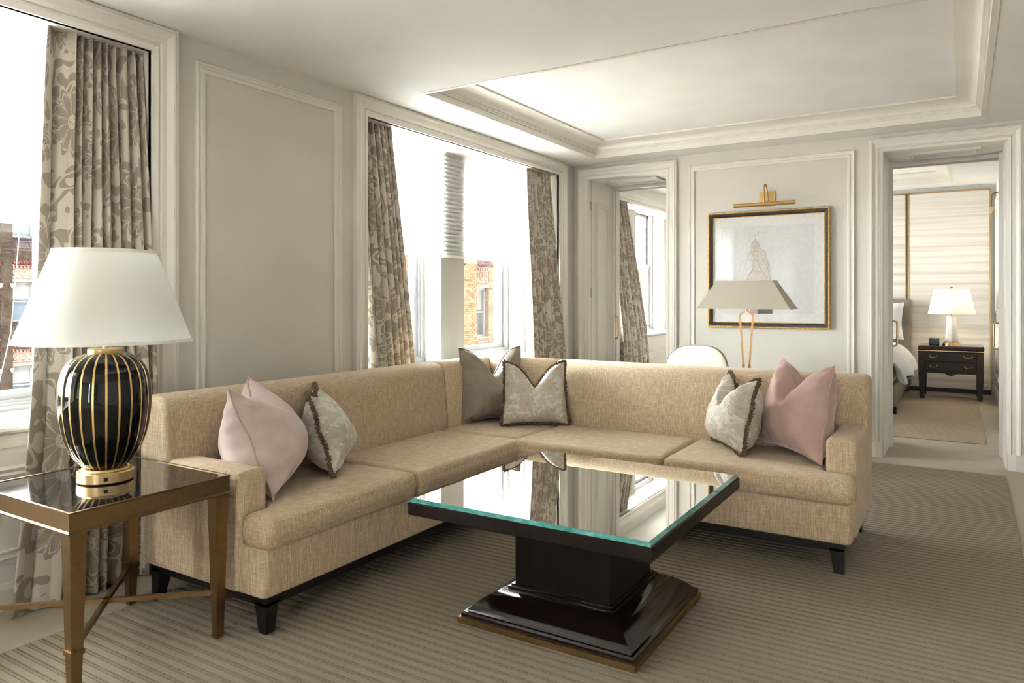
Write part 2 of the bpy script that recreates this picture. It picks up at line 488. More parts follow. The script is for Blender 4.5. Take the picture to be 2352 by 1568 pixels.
def m_translucent(name, col, trans, rough=0.9, lines=None):
    m = bpy.data.materials.new(name); m.use_nodes = True; nt = m.node_tree; nt.nodes.clear()
    out = N(nt, 'ShaderNodeOutputMaterial'); mx = N(nt, 'ShaderNodeMixShader'); mx.inputs[0].default_value = trans
    df = N(nt, 'ShaderNodeBsdfDiffuse'); tl = N(nt, 'ShaderNodeBsdfTranslucent')
    v = coords(nt)
    c = ramp(nt, noise_n(nt, v, 500, 2), [(0.3, tuple(x*0.96 for x in col)), (0.7, col)])
    L(nt, c, df.inputs[0]); L(nt, c, tl.inputs[0])
    L(nt, df.outputs[0], mx.inputs[1]); L(nt, tl.outputs[0], mx.inputs[2]); L(nt, mx.outputs[0], out.inputs[0])
    return m
def m_cell():
    """honeycomb fabric: the glued cell joints are denser and pass less light"""
    m = bpy.data.materials.new('cellular_shade_fabric'); m.use_nodes = True; nt = m.node_tree; nt.nodes.clear()
    out = N(nt, 'ShaderNodeOutputMaterial'); mx = N(nt, 'ShaderNodeMixShader')
    df = N(nt, 'ShaderNodeBsdfDiffuse'); tl = N(nt, 'ShaderNodeBsdfTranslucent')
    tc = N(nt, 'ShaderNodeTexCoord'); sp = N(nt, 'ShaderNodeSeparateXYZ'); L(nt, tc.outputs['Object'], sp.inputs[0])
    fr = math_n(nt, 'FRACT', math_n(nt, 'DIVIDE', math_n(nt, 'SUBTRACT', sp.outputs[2], 0.0), 0.0345))
    ln = ramp(nt, fr, [(0.0, (1, 1, 1)), (0.42, (1, 1, 1)), (0.49, (0.03, 0.03, 0.03)), (0.53, (0.03, 0.03, 0.03)), (0.60, (1, 1, 1)), (1.0, (1, 1, 1))])
    c = ramp(nt, noise_n(nt, tc.outputs['Object'], 500, 2), [(0.3, (0.93, 0.925, 0.91)), (0.7, (0.96, 0.955, 0.94))])
    L(nt, c, df.inputs[0]); L(nt, c, tl.inputs[0])
    L(nt, math_n(nt, 'MULTIPLY', ln, 0.64), mx.inputs[0])
    L(nt, df.outputs[0], mx.inputs[1]); L(nt, tl.outputs[0], mx.inputs[2]); L(nt, mx.outputs[0], out.inputs[0])
    return m
M['blind'] = m_cell()
M['lampshade'] = m_translucent('white_shade_fabric', (0.82, 0.80, 0.75), 0.22)
M['linen_shade'] = m_translucent('linen_shade_fabric', (0.72, 0.67, 0.56), 0.25)
M['linen_trim'] = plain('shade_binding', (0.86, 0.82, 0.73), 0.8)

def floral_mask(nt, vec, scale, petals=7, seed=0.0):
    """flower heads + leafy scrolls; returns (fill mask 0..1, outline mask)"""
    mp = N(nt, 'ShaderNodeMapping'); mp.inputs['Scale'].default_value = (scale, scale, scale)
    mp.inputs['Location'].default_value = (seed, seed*0.7, 0)
    L(nt, vec, mp.inputs[0]); v = mp.outputs[0]
    vo = N(nt, 'ShaderNodeTexVoronoi', voronoi_dimensions='2D', feature='F1'); vo.inputs['Scale'].default_value = 1.0
    vo.inputs['Randomness'].default_value = 0.75
    L(nt, v, vo.inputs['Vector'])
    sub = N(nt, 'ShaderNodeVectorMath', operation='SUBTRACT'); L(nt, v, sub.inputs[0]); L(nt, vo.outputs['Position'], sub.inputs[1])
    sp = N(nt, 'ShaderNodeSeparateXYZ'); L(nt, sub.outputs[0], sp.inputs[0])
    ang = math_n(nt, 'ARCTAN2', sp.outputs[1], sp.outputs[0]); r = vo.outputs['Distance']
    wob = noise_n(nt, v, 3.5, 3, 0.6)
    pet = math_n(nt, 'ABSOLUTE', math_n(nt, 'SINE', math_n(nt, 'ADD', math_n(nt, 'MULTIPLY', ang, petals/2), math_n(nt, 'MULTIPLY', wob, 4.0))))
    rad = math_n(nt, 'ADD', 0.20, math_n(nt, 'MULTIPLY', pet, 0.17))
    d = math_n(nt, 'SUBTRACT', rad, r)                       # >0 inside flower
    heart = math_n(nt, 'SUBTRACT', 0.10, r)
    # leafy scroll: distorted wave
    nz = noise_n(nt, v, 2.3, 4, 0.55, 1.6)
    leaf = math_n(nt, 'SUBTRACT', math_n(nt, 'ABSOLUTE', math_n(nt, 'SINE', math_n(nt, 'MULTIPLY', nz, 12.0))), 0.62)
    return d, heart, leaf, r, nz, v, pet

def m_damask():
    m, nt, b = new_mat('silk_damask')
    tc = N(nt, 'ShaderNodeTexCoord')
    d, heart, leaf, r, nz, v, pet = floral_mask(nt, tc.outputs['UV'], 2.3, 11)
    s = lambda x, w=0.012: ramp(nt, math_n(nt, 'ADD', math_n(nt, 'MULTIPLY', x, 1.0/w), 0.5), [(0.3, (0, 0, 0)), (0.7, (1, 1, 1))])
    # acanthus scrolls: smooth swirling bands with lobed edges
    sw = noise_n(nt, v, 1.7, 1.0, 0.4, 1.1)
    vo = N(nt, 'ShaderNodeTexVoronoi', voronoi_dimensions='2D', feature='SMOOTH_F1'); vo.inputs['Scale'].default_value = 5.2
    vo.inputs['Smoothness'].default_value = 0.25; L(nt, v, vo.inputs['Vector'])
    lobes = math_n(nt, 'SUBTRACT', 0.42, vo.outputs['Distance'])
    band = math_n(nt, 'ABSOLUTE', math_n(nt, 'SINE', math_n(nt, 'MULTIPLY', sw, 8.5)))
    lf = s(math_n(nt, 'ADD', math_n(nt, 'SUBTRACT', band, 0.66), math_n(nt, 'MULTIPLY', lobes, 1.7)), 0.10)
    rib = s(math_n(nt, 'SUBTRACT', band, 0.985), 0.012)
    fl = s(d); clear = s(math_n(nt, 'ADD', d, 0.045))
    ring1 = s(math_n(nt, 'SUBTRACT', 0.010, math_n(nt, 'ABSOLUTE', math_n(nt, 'SUBTRACT', d, 0.06))))
    core = s(math_n(nt, 'SUBTRACT', 0.055, r)); core2 = s(math_n(nt, 'SUBTRACT', 0.075, r))
    spoke = s(math_n(nt, 'SUBTRACT', 0.16, pet), 0.12)
    vd = N(nt, 'ShaderNodeTexVoronoi', voronoi_dimensions='2D', feature='F1'); vd.inputs['Scale'].default_value = 26.0; L(nt, v, vd.inputs['Vector'])
    dots = s(math_n(nt, 'SUBTRACT', 0.28, vd.outputs['Distance']), 0.1)
    scroll = math_n(nt, 'MULTIPLY', math_n(nt, 'MULTIPLY', lf, math_n(nt, 'SUBTRACT', 1.0, rib)), math_n(nt, 'SUBTRACT', 1.0, clear))
    flower = math_n(nt, 'MULTIPLY', fl, math_n(nt, 'SUBTRACT', 1.0, math_n(nt, 'MAXIMUM', ring1, math_n(nt, 'MULTIPLY', spoke, 0.9))))
    flower = math_n(nt, 'MULTIPLY', flower, math_n(nt, 'SUBTRACT', 1.0, core2))
    flower = math_n(nt, 'MAXIMUM', flower, math_n(nt, 'MULTIPLY', core, dots))
    cl = N(nt, 'ShaderNodeClamp'); L(nt, math_n(nt, 'MAXIMUM', scroll, flower), cl.inputs[0])
    fine = noise_n(nt, tc.outputs['UV'], 500, 2)
    taupe = mixc(nt, fine, (0.35, 0.29, 0.225), (0.40, 0.335, 0.265))
    cream = mixc(nt, fine, (0.62, 0.55, 0.45), (0.70, 0.63, 0.53))
    col = mixc(nt, cl.outputs[0], cream, taupe)
    L(nt, col, b.inputs['Base Color'])
    L(nt, math_n(nt, 'ADD', 0.36, math_n(nt, 'MULTIPLY', cl.outputs[0], 0.25)), b.inputs['Roughness'])
    b.inputs['Sheen Weight'].default_value = 0.15
    tl = N(nt, 'ShaderNodeBsdfTranslucent'); mx = N(nt, 'ShaderNodeMixShader'); mx.inputs[0].default_value = 0.07
    L(nt, col, tl.inputs[0])
    out = nt.nodes['Material Output']; L(nt, b.outputs[0], mx.inputs[1]); L(nt, tl.outputs[0], mx.inputs[2]); L(nt, mx.outputs[0], out.inputs[0])
    return m
M['damask'] = m_damask()

def m_floral():
    m, nt, b = new_mat('floral_linen')
    tc = N(nt, 'ShaderNodeTexCoord')
    d, heart, leaf, r, nz, v, pet = floral_mask(nt, tc.outputs['UV'], 7.4, 7, 3.3)
    s = lambda x, w=0.012: ramp(nt, math_n(nt, 'ADD', math_n(nt, 'MULTIPLY', x, 1.0/w), 0.5), [(0.3, (0, 0, 0)), (0.7, (1, 1, 1))])
    tone = noise_n(nt, v, 1.3, 2)
    fc = ramp(nt, tone, [(0.35, (0.60, 0.46, 0.37)), (0.5, (0.60, 0.53, 0.41)), (0.65, (0.50, 0.45, 0.37))])
    fill = mixc(nt, 0.5, fc, mixc(nt, noise_n(nt, v, 12, 3), (0.5, 0.44, 0.36), (0.70, 0.63, 0.54)))
    base = (0.72, 0.68, 0.59)
    sw = noise_n(nt, v, 2.0, 1.0, 0.4, 1.0)
    vo = N(nt, 'ShaderNodeTexVoronoi', voronoi_dimensions='2D', feature='SMOOTH_F1'); vo.inputs['Scale'].default_value = 4.2
    vo.inputs['Smoothness'].default_value = 0.2; L(nt, v, vo.inputs['Vector'])
    band = math_n(nt, 'ABSOLUTE', math_n(nt, 'SINE', math_n(nt, 'MULTIPLY', sw, 10.0)))
    leaf = math_n(nt, 'ADD', math_n(nt, 'SUBTRACT', band, 0.62), math_n(nt, 'MULTIPLY', math_n(nt, 'SUBTRACT', 0.42, vo.outputs['Distance']), 1.4))
    c = mixc(nt, math_n(nt, 'MULTIPLY', s(leaf, 0.1), 0.65), base, (0.545, 0.49, 0.39))
    lo = s(math_n(nt, 'SUBTRACT', 0.035, math_n(nt, 'ABSOLUTE', leaf)), 0.05)
    c = mixc(nt, math_n(nt, 'MULTIPLY', lo, 0.7), c, (0.36, 0.30, 0.235))
    c = mixc(nt, s(d), c, fill)
    fo = s(math_n(nt, 'SUBTRACT', 0.010, math_n(nt, 'ABSOLUTE', d)), 0.014)
    c = mixc(nt, math_n(nt, 'MULTIPLY', fo, 0.85), c, (0.32, 0.26, 0.20))
    rays = s(math_n(nt, 'SUBTRACT', 0.12, pet), 0.15)
    c = mixc(nt, math_n(nt, 'MULTIPLY', math_n(nt, 'MULTIPLY', rays, s(d)), 0.45), c, (0.40, 0.34, 0.27))
    c = mixc(nt, math_n(nt, 'MULTIPLY', s(heart), 0.5), c, (0.44, 0.36, 0.27))
    L(nt, c, b.inputs['Base Color']); b.inputs['Roughness'].default_value = 0.75
    b.inputs['Sheen Weight'].default_value = 0.15
    bump(nt, noise_n(nt, tc.outputs['UV'], 600, 2), 0.1, 0.001, b); return m
M['floral'] = m_floral()

def fabric(name, c0, c1, rough, sheen, sheen_rough=0.4, bscale=7, bstr=0.2, coat=0, tint=None):
    m, nt, b = new_mat(name)
    v = coords(nt)
    f = noise_n(nt, v, 12, 4, 0.6); g = noise_n(nt, v, 700, 2)
    c = mixc(nt, f, c0, c1)
    L(nt, c, b.inputs['Base Color']); b.inputs['Roughness'].default_value = rough
    b.inputs['Sheen Weight'].default_value = sheen; b.inputs['Sheen Roughness'].default_value = sheen_rough
    if tint: b.inputs['Sheen Tint'].default_value = (*tint, 1)
    h = math_n(nt, 'ADD', math_n(nt, 'MULTIPLY', noise_n(nt, v, bscale, 3, 0.5, 0.6), 1.0), math_n(nt, 'MULTIPLY', g, 0.02))
    bump(nt, h, bstr, 0.02, b); return m
M['velvet'] = fabric('blush_velvet', (0.52, 0.385, 0.35), (0.74, 0.60, 0.555), 0.8, 0.9, 0.35, 9, 0.12, tint=(1, 0.9, 0.88))
M['velvet2'] = fabric('rose_velvet', (0.43, 0.275, 0.23), (0.63, 0.445, 0.385), 0.8, 0.9, 0.35, 9, 0.12, tint=(1, 0.9, 0.86))
M['velvet_pipe'] = fabric('velvet_piping', (0.50, 0.35, 0.30), (0.56, 0.40, 0.35), 0.8, 0.5)
M['satin'] = fabric('taupe_satin', (0.255, 0.205, 0.155), (0.295, 0.24, 0.185), 0.52, 0.25, 0.4, 10, 0.25)
M['satin_pipe'] = fabric('taupe_satin_piping', (0.24, 0.20, 0.165), (0.28, 0.235, 0.195), 0.35, 0.2)
def m_fringe():
    m, nt, b = new_mat('brown_brush_fringe')
    f = noise_n(nt, coords(nt), 260, 3, 0.8)
    L(nt, ramp(nt, f, [(0.32, (0.06, 0.035, 0.022)), (0.5, (0.17, 0.105, 0.065)), (0.68, (0.46, 0.345, 0.23))]), b.inputs['Base Color'])
    b.inputs['Roughness'].default_value = 0.85; return m
M['fringe'] = m_fringe()
M['bedlinen'] = fabric('white_bed_linen', (0.80, 0.785, 0.755), (0.84, 0.825, 0.80), 0.85, 0.1, 0.4, 9, 0.35)
M['bedlinen2'] = fabric('white_pillow_linen', (0.80, 0.79, 0.775), (0.84, 0.83, 0.815), 0.85, 0.1, 0.4, 12, 0.2)

def m_stripe():
    m, nt, b = new_mat('striated_wallpaper')
    v = coords(nt, scale=(0.55, 0.55, 1))
    mp = N(nt, 'ShaderNodeMapping'); mp.inputs['Scale'].default_value = (0.35, 0.35, 9)
    L(nt, v, mp.inputs[0])
    f = noise_n(nt, mp.outputs[0], 1.0, 6, 0.6, 0.15)
    mp2 = N(nt, 'ShaderNodeMapping'); mp2.inputs['Scale'].default_value = (0.3, 0.3, 45); L(nt, v, mp2.inputs[0])
    g = noise_n(nt, mp2.outputs[0], 1.0, 3, 0.6)
    c = ramp(nt, f, [(0.30, (0.52, 0.455, 0.38)), (0.43, (0.68, 0.63, 0.55)), (0.52, (0.80, 0.76, 0.68)), (0.75, (0.84, 0.80, 0.72))])
    c = mixc(nt, ramp(nt, g, [(0.45, (0, 0, 0)), (0.7, (0.35, 0.35, 0.35))]), c, (0.54, 0.48, 0.41))
    L(nt, c, b.inputs['Base Color']); b.inputs['Roughness'].default_value = 0.55; return m
M['stripe'] = m_stripe()

def m_brick(name='buff_brick', k=(1, 1, 1)):
    m, nt, b = new_mat(name)
    tc = N(nt, 'ShaderNodeTexCoord')
    sp = N(nt, 'ShaderNodeSeparateXYZ'); L(nt, tc.outputs['Object'], sp.inputs[0])
    cb = N(nt, 'ShaderNodeCombineXYZ'); L(nt, math_n(nt, 'ADD', sp.outputs[1], sp.outputs[0]), cb.inputs[0]); L(nt, sp.outputs[2], cb.inputs[1])
    br = N(nt, 'ShaderNodeTexBrick'); L(nt, cb.outputs[0], br.inputs['Vector'])
    br.inputs['Scale'].default_value = 1.0; br.inputs['Brick Width'].default_value = 0.28; br.inputs['Row Height'].default_value = 0.078
    br.inputs['Mortar Size'].default_value = 0.008; br.inputs['Bias'].default_value = 0.0
    br.inputs['Color1'].default_value = (0.10, 0.052, 0.030, 1); br.inputs['Color2'].default_value = (0.19, 0.14, 0.092, 1)
    br.inputs['Mortar'].default_value = (0.06, 0.04, 0.027, 1)
    f = noise_n(nt, tc.outputs['Object'], 0.9, 3)
    c = mixc(nt, ramp(nt, f, [(0.4, (0, 0, 0)), (0.62, (0.6, 0.6, 0.6))]), br.outputs[0], (0.20, 0.16, 0.115))
    c = mixc(nt, 1.0, c, k, 'MULTIPLY')
    L(nt, c, b.inputs['Base Color']); b.inputs['Roughness'].default_value = 0.9; b.inputs['Specular IOR Level'].default_value = 0.05
    bump(nt, br.outputs[1], -0.6, 0.02, b); return m
M['brick'] = m_brick('buff_brick', (0.40, 0.37, 0.31))
M['brick2'] = m_brick('brown_brick', (0.075, 0.072, 0.075))
M['stone2'] = paint('dark_stone', (0.022, 0.018, 0.0175), 0.85, 0.5, 30)  # darker tone of the stone for the building beside the lampshade
M['stone'] = paint('carved_stone', (0.085, 0.064, 0.052), 0.85, 0.5, 30)
for _m in ('stone', 'stone2'): M[_m].node_tree.nodes['Principled BSDF'].inputs['Specular IOR Level'].default_value = 0.05
M['tile'] = plain('terracotta_tile', (0.022, 0.006, 0.0065), 0.8, 0.05)
M['dark_window'] = plain('dark_glazing', (0.035, 0.045, 0.055), 0.12, 0.6)
M['roller'] = plain('window_roller_blind', (0.085, 0.085, 0.083), 0.8)

CEIL = 2.537
TH = 0.75          # thickness of the wall to the bedroom
BW = -0.35         # bedroom window wall plane

# ------------------------------------------------------------------ structure: floor, ceilings, walls
def st(o, label=None, cat=None):
    o['kind'] = 'structure'
    if label: o['label'] = label
    if cat: o['category'] = cat
    return o

st(MB().box(-0.9, 6.5, -11.6, 5.2, -0.2, 0.0).build('floor', M['carpet']), 'plain beige cut-pile carpet floor bordering the ribbed field', 'floor')

# left wall of the living room: window bays W0 (unseen, added for fill light), W1, W2
BAYS = [(-11.07, -8.45), (-7.00, -4.39), (-2.93, -0.315)]
HEAD = 2.413
SILL = 0.735
mb = MB()
wall_holes(mb, -11.6, 0.0, 0, 2.75, -0.28, 0.0, [(a, b, -1, HEAD) for a, b in BAYS], YZ_x)
st(mb.build('wall_left', M['wall']), 'grey beige painted wall between the windows', 'wall')
PIER = 0.31
WINS = []
for a, b in BAYS:
    c = (a + b)/2
    WINS.append((a + 0.10, c - PIER/2, b, a)); WINS.append((c + PIER/2, b - 0.18, b, a))
mb = MB()
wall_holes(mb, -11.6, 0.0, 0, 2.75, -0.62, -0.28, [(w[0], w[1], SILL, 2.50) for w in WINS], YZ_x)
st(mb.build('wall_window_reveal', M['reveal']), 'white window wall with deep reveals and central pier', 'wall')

# back wall with two door openings
D1 = (0.15, 0.952); D2 = (2.715, 3.528); DH = 2.402
mb = MB()
wall_holes(mb, -0.62, 6.5, 0, 2.75, 0.0, TH, [(D1[0], D1[1], -1, DH), (D2[0], D2[1], -1, DH)], XZ_y)
st(mb.build('wall_back', M['wall']), 'grey beige painted wall with the picture and two doorways', 'wall')
st(MB().box(6.3, 6.5, -11.6, 0, 0, 2.75).build('wall_right', M['wall']), 'painted wall facing the curtained windows', 'wall')
FILL_WIN = [(3.1, 3.5)]  # added opening behind the camera that lets in fill light
mb = MB(); wall_holes(mb, -0.62, 6.5, 0, 2.75, -11.8, -11.6, [(a, b, 0.15, 2.48) for a, b in FILL_WIN], XZ_y)
st(mb.build('wall_front', M['wall']), 'painted wall with an added fill window behind the camera', 'wall')
for i, (a, b) in enumerate(FILL_WIN):
    mb = MB(); sweep_rect(mb, a, b, 0.15, 2.48, [(-0.05, -0.05), (-0.05, 0.05), (0.0, 0.05), (0.0, -0.05)], lambda x, z, p: (x, -11.7 + p, z))
    mb.box(a, b, -11.74, -11.66, 1.44, 1.50)
    o = st(mb.build('window_%d' % (9 + i), M['reveal']), 'window added for fill light in the wall behind the camera', 'window')
    MB().box(a, b, -11.703, -11.697, 0.15, 2.48).build('pane', M['clear_pane'], o)

# ceiling with coffer
CX0, CX1, CY0, CY1 = 0.365, 3.36, -2.79, -0.293
mb = MB()
wall_holes(mb, -0.62, 6.5, -11.8, 0.05, CEIL, CEIL + 0.2, [(CX0 - 0.012, CX1 + 0.012, CY0 - 0.012, CY1 + 0.012)], XY)
st(mb.build('ceiling', M['ceil']), 'cream painted ceiling around the coffer', 'ceiling')
mb = MB().box(CX0 - 0.1, CX1 + 0.1, CY0 - 0.1, CY1 + 0.1, 2.665, 2.75)
st(mb.build('ceiling_coffer', M['ceil']), 'raised flat ceiling inside the coffer', 'ceiling')
cov = [(-0.03, -0.002), (0, -0.002), (0, 0.043), (0.010, 0.043), (0.010, 0.054), (0.018, 0.056), (0.018, 0.066), (0.027, 0.066)]
for k in range(9):
    a = math.pi/2*k/8
    cov.append((0.030 + 0.115*(1 - math.cos(a)), 0.068 + 0.048*math.sin(a)))
cov += [(0.150, 0.117), (0.150, 0.1285), (-0.011, 0.1285), (-0.011, -0.0015), (-0.03, -0.0015)]
def coffer_trim(name, x0, x1, y0, y1, z, prof, k=1.0):
    mb = MB()
    sweep_rect(mb, x0, x1, y0, y1, [(-o*k, h*k) for o, h in prof], lambda a, b, p: (a, b, z + p))
    return mb.build(name, M['trim'], smooth=35)
st(coffer_trim('trim_coffer', CX0, CX1, CY0, CY1, CEIL, cov), 'stepped cove moulding running round the living room coffer', 'moulding')

# bedroom shell: x BW..3.6, y TH..4.79
BY = 4.86; BX = 3.62; BC = 2.72
mb = MB()
BB = (1.62, 4.42)
wall_holes(mb, TH, 5.2, 0, 3.0, BW - 0.28, BW, [(BB[0], BB[1], -1, 2.46)], YZ_x)
st(mb.build('wall_bedroom_window', M['wall_bed']), 'pale bedroom wall framing the bedroom window', 'wall')
BWINS = [(1.70, 2.815), (3.14, 4.27)]
mb = MB()
wall_holes(mb, TH, 5.2, 0, 3.0, BW - 0.62, BW - 0.28, [(w[0], w[1], 0.76, 2.56) for w in BWINS], YZ_x)
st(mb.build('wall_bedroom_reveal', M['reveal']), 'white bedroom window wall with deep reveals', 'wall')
st(MB().box(-0.97, 3.9, BY, 5.2, 0, 3.0).build('wall_bedroom_back', M['wall_bed']), 'bedroom wall behind the headboard panels', 'wall')
st(MB().box(BX, BX + 0.2, TH, 5.2, 0, 3.0).build('wall_bedroom_right', M['wall_bed']), 'bedroom side wall with panel mouldings', 'wall')
st(MB().box(-0.97, BX + 0.2, TH - 0.001, TH + 0.02, 2.5, 3.0).build('wall_bedroom_front', M['wall_bed']), 'bedroom wall strip above the doorways', 'wall')
mb = MB()
wall_holes(mb, -0.97, BX + 0.2, TH, 5.2, BC, BC + 0.25, [(0.138, 3.132, 1.138, 4.362)], XY)
st(mb.build('ceiling_bedroom', M['ceil']), 'cream bedroom ceiling around its coffer', 'ceiling')
st(MB().box(0.0, 3.2, 1.1, 4.45, BC + 0.13, BC + 0.26).build('ceiling_bedroom_coffer', M['ceil']), 'raised bedroom coffer ceiling', 'ceiling')
st(coffer_trim('trim_bedroom_coffer', 0.15, 3.12, 1.15, 4.35, BC, cov), 'cove moulding round the bedroom coffer', 'moulding')

# our own building above and below, unseen; upper slab stretched to shade the facades opposite
st(MB().box(-0.97, 6.5, -11.8, 70, 3.02, 26).build('wall_upper_sky_block', M['ext']), 'unseen upper floors slab stretched to shade the facades opposite', 'wall')
st(MB().box(-0.97, 6.5, -11.8, 70, -20, -0.21).build('wall_lower_floors', M['ext']), 'lower floors of the hotel building under the rooms', 'wall')

st(MB().box(-90, 60, -70, 110, -20.4, -20.0).build('ground', M['ext']), 'unseen grey street far below, added to block light from underneath', 'street')  # street slab added to cut sky light coming up from below

# ------------------------------------------------------------------ trim: casings, panel mouldings, baseboards
CASE = [(0.0, -0.02), (0.0, 0.012), (0.014, 0.016), (0.020, 0.020), (0.024, 0.012), (0.030, 0.012), (0.034, 0.022), (0.052, 0.022), (0.066, 0.034),
        (0.072, 0.040), (0.080, 0.042), (0.084, 0.036), (0.094, 0.036), (0.097, 0.030), (0.097, -0.02)]
def scaled(p, k, q=1.0): return [(a*k, b*q) for a, b in p]
def casing(name, a0, a1, h, fn, label, k=1.0, plinth=True):
    mb = MB()
    sweep_rect(mb, a0, a1, 0.0, h, scaled(CASE, k), fn, True)
    o = mb.build(name, M['trim'], smooth=25)
    st(o, label, 'moulding')
    if plinth:
        for s, a in ((-1, a0), (1, a1)):
            q = MB(); w = 0.103*k
            poly = [(a, 0.0), (a, 0.115), (a + s*w*0.45, 0.115), (a + s*w, 0.115), (a + s*w, 0.0), (a + s*w*0.45, 0.0)]
            pr = {a: 0.030, a + s*w*0.45: 0.046, a + s*w: 0.042}
            q.rings([[fn(x, z, -0.005) for x, z in poly], [fn(x, z, pr[x]) for x, z in poly]])
            q.build('plinth_block', M['trim'], o)
    return o
backfn = lambda a, b, p: (a, -p, b)
casing('trim_1', D1[0], D1[1], DH, backfn, 'cream stepped casing round the doorway nearest the windows')
casing('trim_2', D2[0], D2[1], DH, backfn, 'cream stepped casing round the bedroom doorway showing the nightstand')
leftfn = lambda a, b, p: (p, a, b)
for i, (a, b) in enumerate(BAYS):
    casing('trim_%d' % (3+i), a, b, HEAD, leftfn,
           ['cream casing of the fill window bay added behind the camera', 'cream casing of the window bay beside the striped lamp', 'cream casing of the window bay behind the sofa corner'][i], 1.27, False)
casing('trim_6', BB[0], BB[1], 2.46, lambda a, b, p: (BW + p, a, b), 'cream casing of the bedroom window bay', 1.2, False)
MOULD = [(-0.052, -0.003), (-0.052, 0.010), (-0.046, 0.014), (-0.034, 0.012), (-0.026, 0.006), (-0.014, 0.008), (-0.012, 0.016), (-0.004, 0.018), (0.0, 0.012), (0.0, -0.003)]
def panel(name, a0, a1, b0, b1, fn, label):
    mb = MB(); sweep_rect(mb, a0, a1, b0, b1, MOULD, fn)
    return st(mb.build(name, M['trim'], smooth=25), label, 'moulding')
panel('trim_7', -4.158, -3.166, 0.24, 2.432, leftfn, 'tall panel moulding on the wall between the two windows')
panel('trim_8', 1.158, 2.515, 0.24, 2.434, backfn, 'panel moulding framing the picture wall')
panel('trim_9', 3.78, 5.9, 0.24, 2.434, backfn, 'panel moulding on the wall past the bedroom doorway')
brfn = lambda a, b, p: (BX - p, a, b)
panel('trim_10', 1.1, 2.6, 1.06, 2.5, brfn, 'upper panel moulding on the bedroom side wall')
panel('trim_11', 2.85, 4.6, 1.06, 2.5, brfn, 'far upper panel moulding on the bedroom side wall')
panel('trim_12', 1.1, 2.6, 0.26, 0.92, brfn, 'lower panel moulding on the bedroom side wall')
panel('trim_13', 2.85, 4.6, 0.26, 0.92, brfn, 'far lower panel moulding on the bedroom side wall')
BASEP = [(0, 0), (0.018, 0), (0.018, 0.075), (0.012, 0.088), (0.014, 0.094), (0.006, 0.104), (0, 0.106)]
def baseboard(name, p0, p1, label):
    p0 = Vector((*p0, 0)); p1 = Vector((*p1, 0)); t = (p1-p0).normalized(); n = Vector((-t.y, t.x, 0))
    mb = MB(); mb.rings([[p + n*o + Vector((0, 0, z)) for o, z in BASEP] for p in (p0, p1)])
    return st(mb.build(name, M['trim']), label, 'baseboard')
baseboard('baseboard_back', (D2[0]-0.1, 0), (D1[1]+0.1, 0), 'cream baseboard under the picture wall')
baseboard('baseboard_back_right', (6.3, 0), (D2[1]+0.1, 0), 'cream baseboard right of the bedroom doorway')
baseboard('baseboard_left', (0, -3.05), (0, -4.27), 'cream baseboard between the window bays')
baseboard('baseboard_right', (6.3, -11.6), (6.3, 0), 'cream baseboard of the facing wall')
baseboard('baseboard_bedroom_right', (BX, TH), (BX, BY), 'cream baseboard of the bedroom side wall')
baseboard('baseboard_bedroom_back', (BX, BY), (BW, BY), 'dark shadowed baseboard behind the nightstand')

# window bays: enclosure box under the stool, stool, windows, blinds
def bay(a, b, X0, sill, idx, label):
    w0 = a + 0.001; w1 = b - 0.001
    o = MB().box(X0 - 0.28, X0 - 0.03, w0, w1, 0, sill - 0.03).build('trim_sill_panel', M['trim'])
    st(o, label + ' with a deep white stool', 'wainscot')
    fn = lambda y, z, p: (X0 - 0.03 + p, y, z)
    prof = [(X0 - 0.30, sill - 0.034), (X0 + 0.004, sill - 0.034), (X0 + 0.016, sill - 0.026), (X0 + 0.020, sill - 0.016), (X0 + 0.014, sill - 0.004), (X0 + 0.004, sill), (X0 - 0.30, sill)]
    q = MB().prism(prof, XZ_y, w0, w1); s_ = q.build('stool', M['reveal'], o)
    ap = [(X0 - 0.031, sill - 0.034), (X0 - 0.006, sill - 0.034), (X0 - 0.012, sill - 0.048), (X0 - 0.018, sill - 0.066), (X0 - 0.020, sill - 0.088), (X0 - 0.031, sill - 0.088)]
    MB().prism(ap, XZ_y, w0, w1).build('apron', M['trim'], o)
    for nm, z0, z1 in (('rail_panel', 0.52, 0.585), ('lower_panel', 0.20, 0.44)):
        m2 = MB(); sweep_rect(m2, w0 + 0.12, w1 - 0.12, z0, z1, scaled(MOULD, 0.7), fn) if nm == 'lower_panel' else \
            m2.prism([(X0 - 0.031, z0), (X0 - 0.018, z0 + 0.004), (X0 - 0.014, z0 + 0.016), (X0 - 0.020, z0 + 0.026), (X0 - 0.012, z0 + 0.040), (X0 - 0.022, z0 + 0.050), (X0 - 0.031, z0 + 0.050)], XZ_y, w0, w1)
        m2.build(nm, M['trim'], o)
    MB().prism([(X0 - 0.031, 0), (X0 - 0.012, 0), (X0 - 0.012, 0.08), (X0 - 0.018, 0.10), (X0 - 0.031, 0.104)], XZ_y, w0, w1).build('base_rail', M['trim'], o)

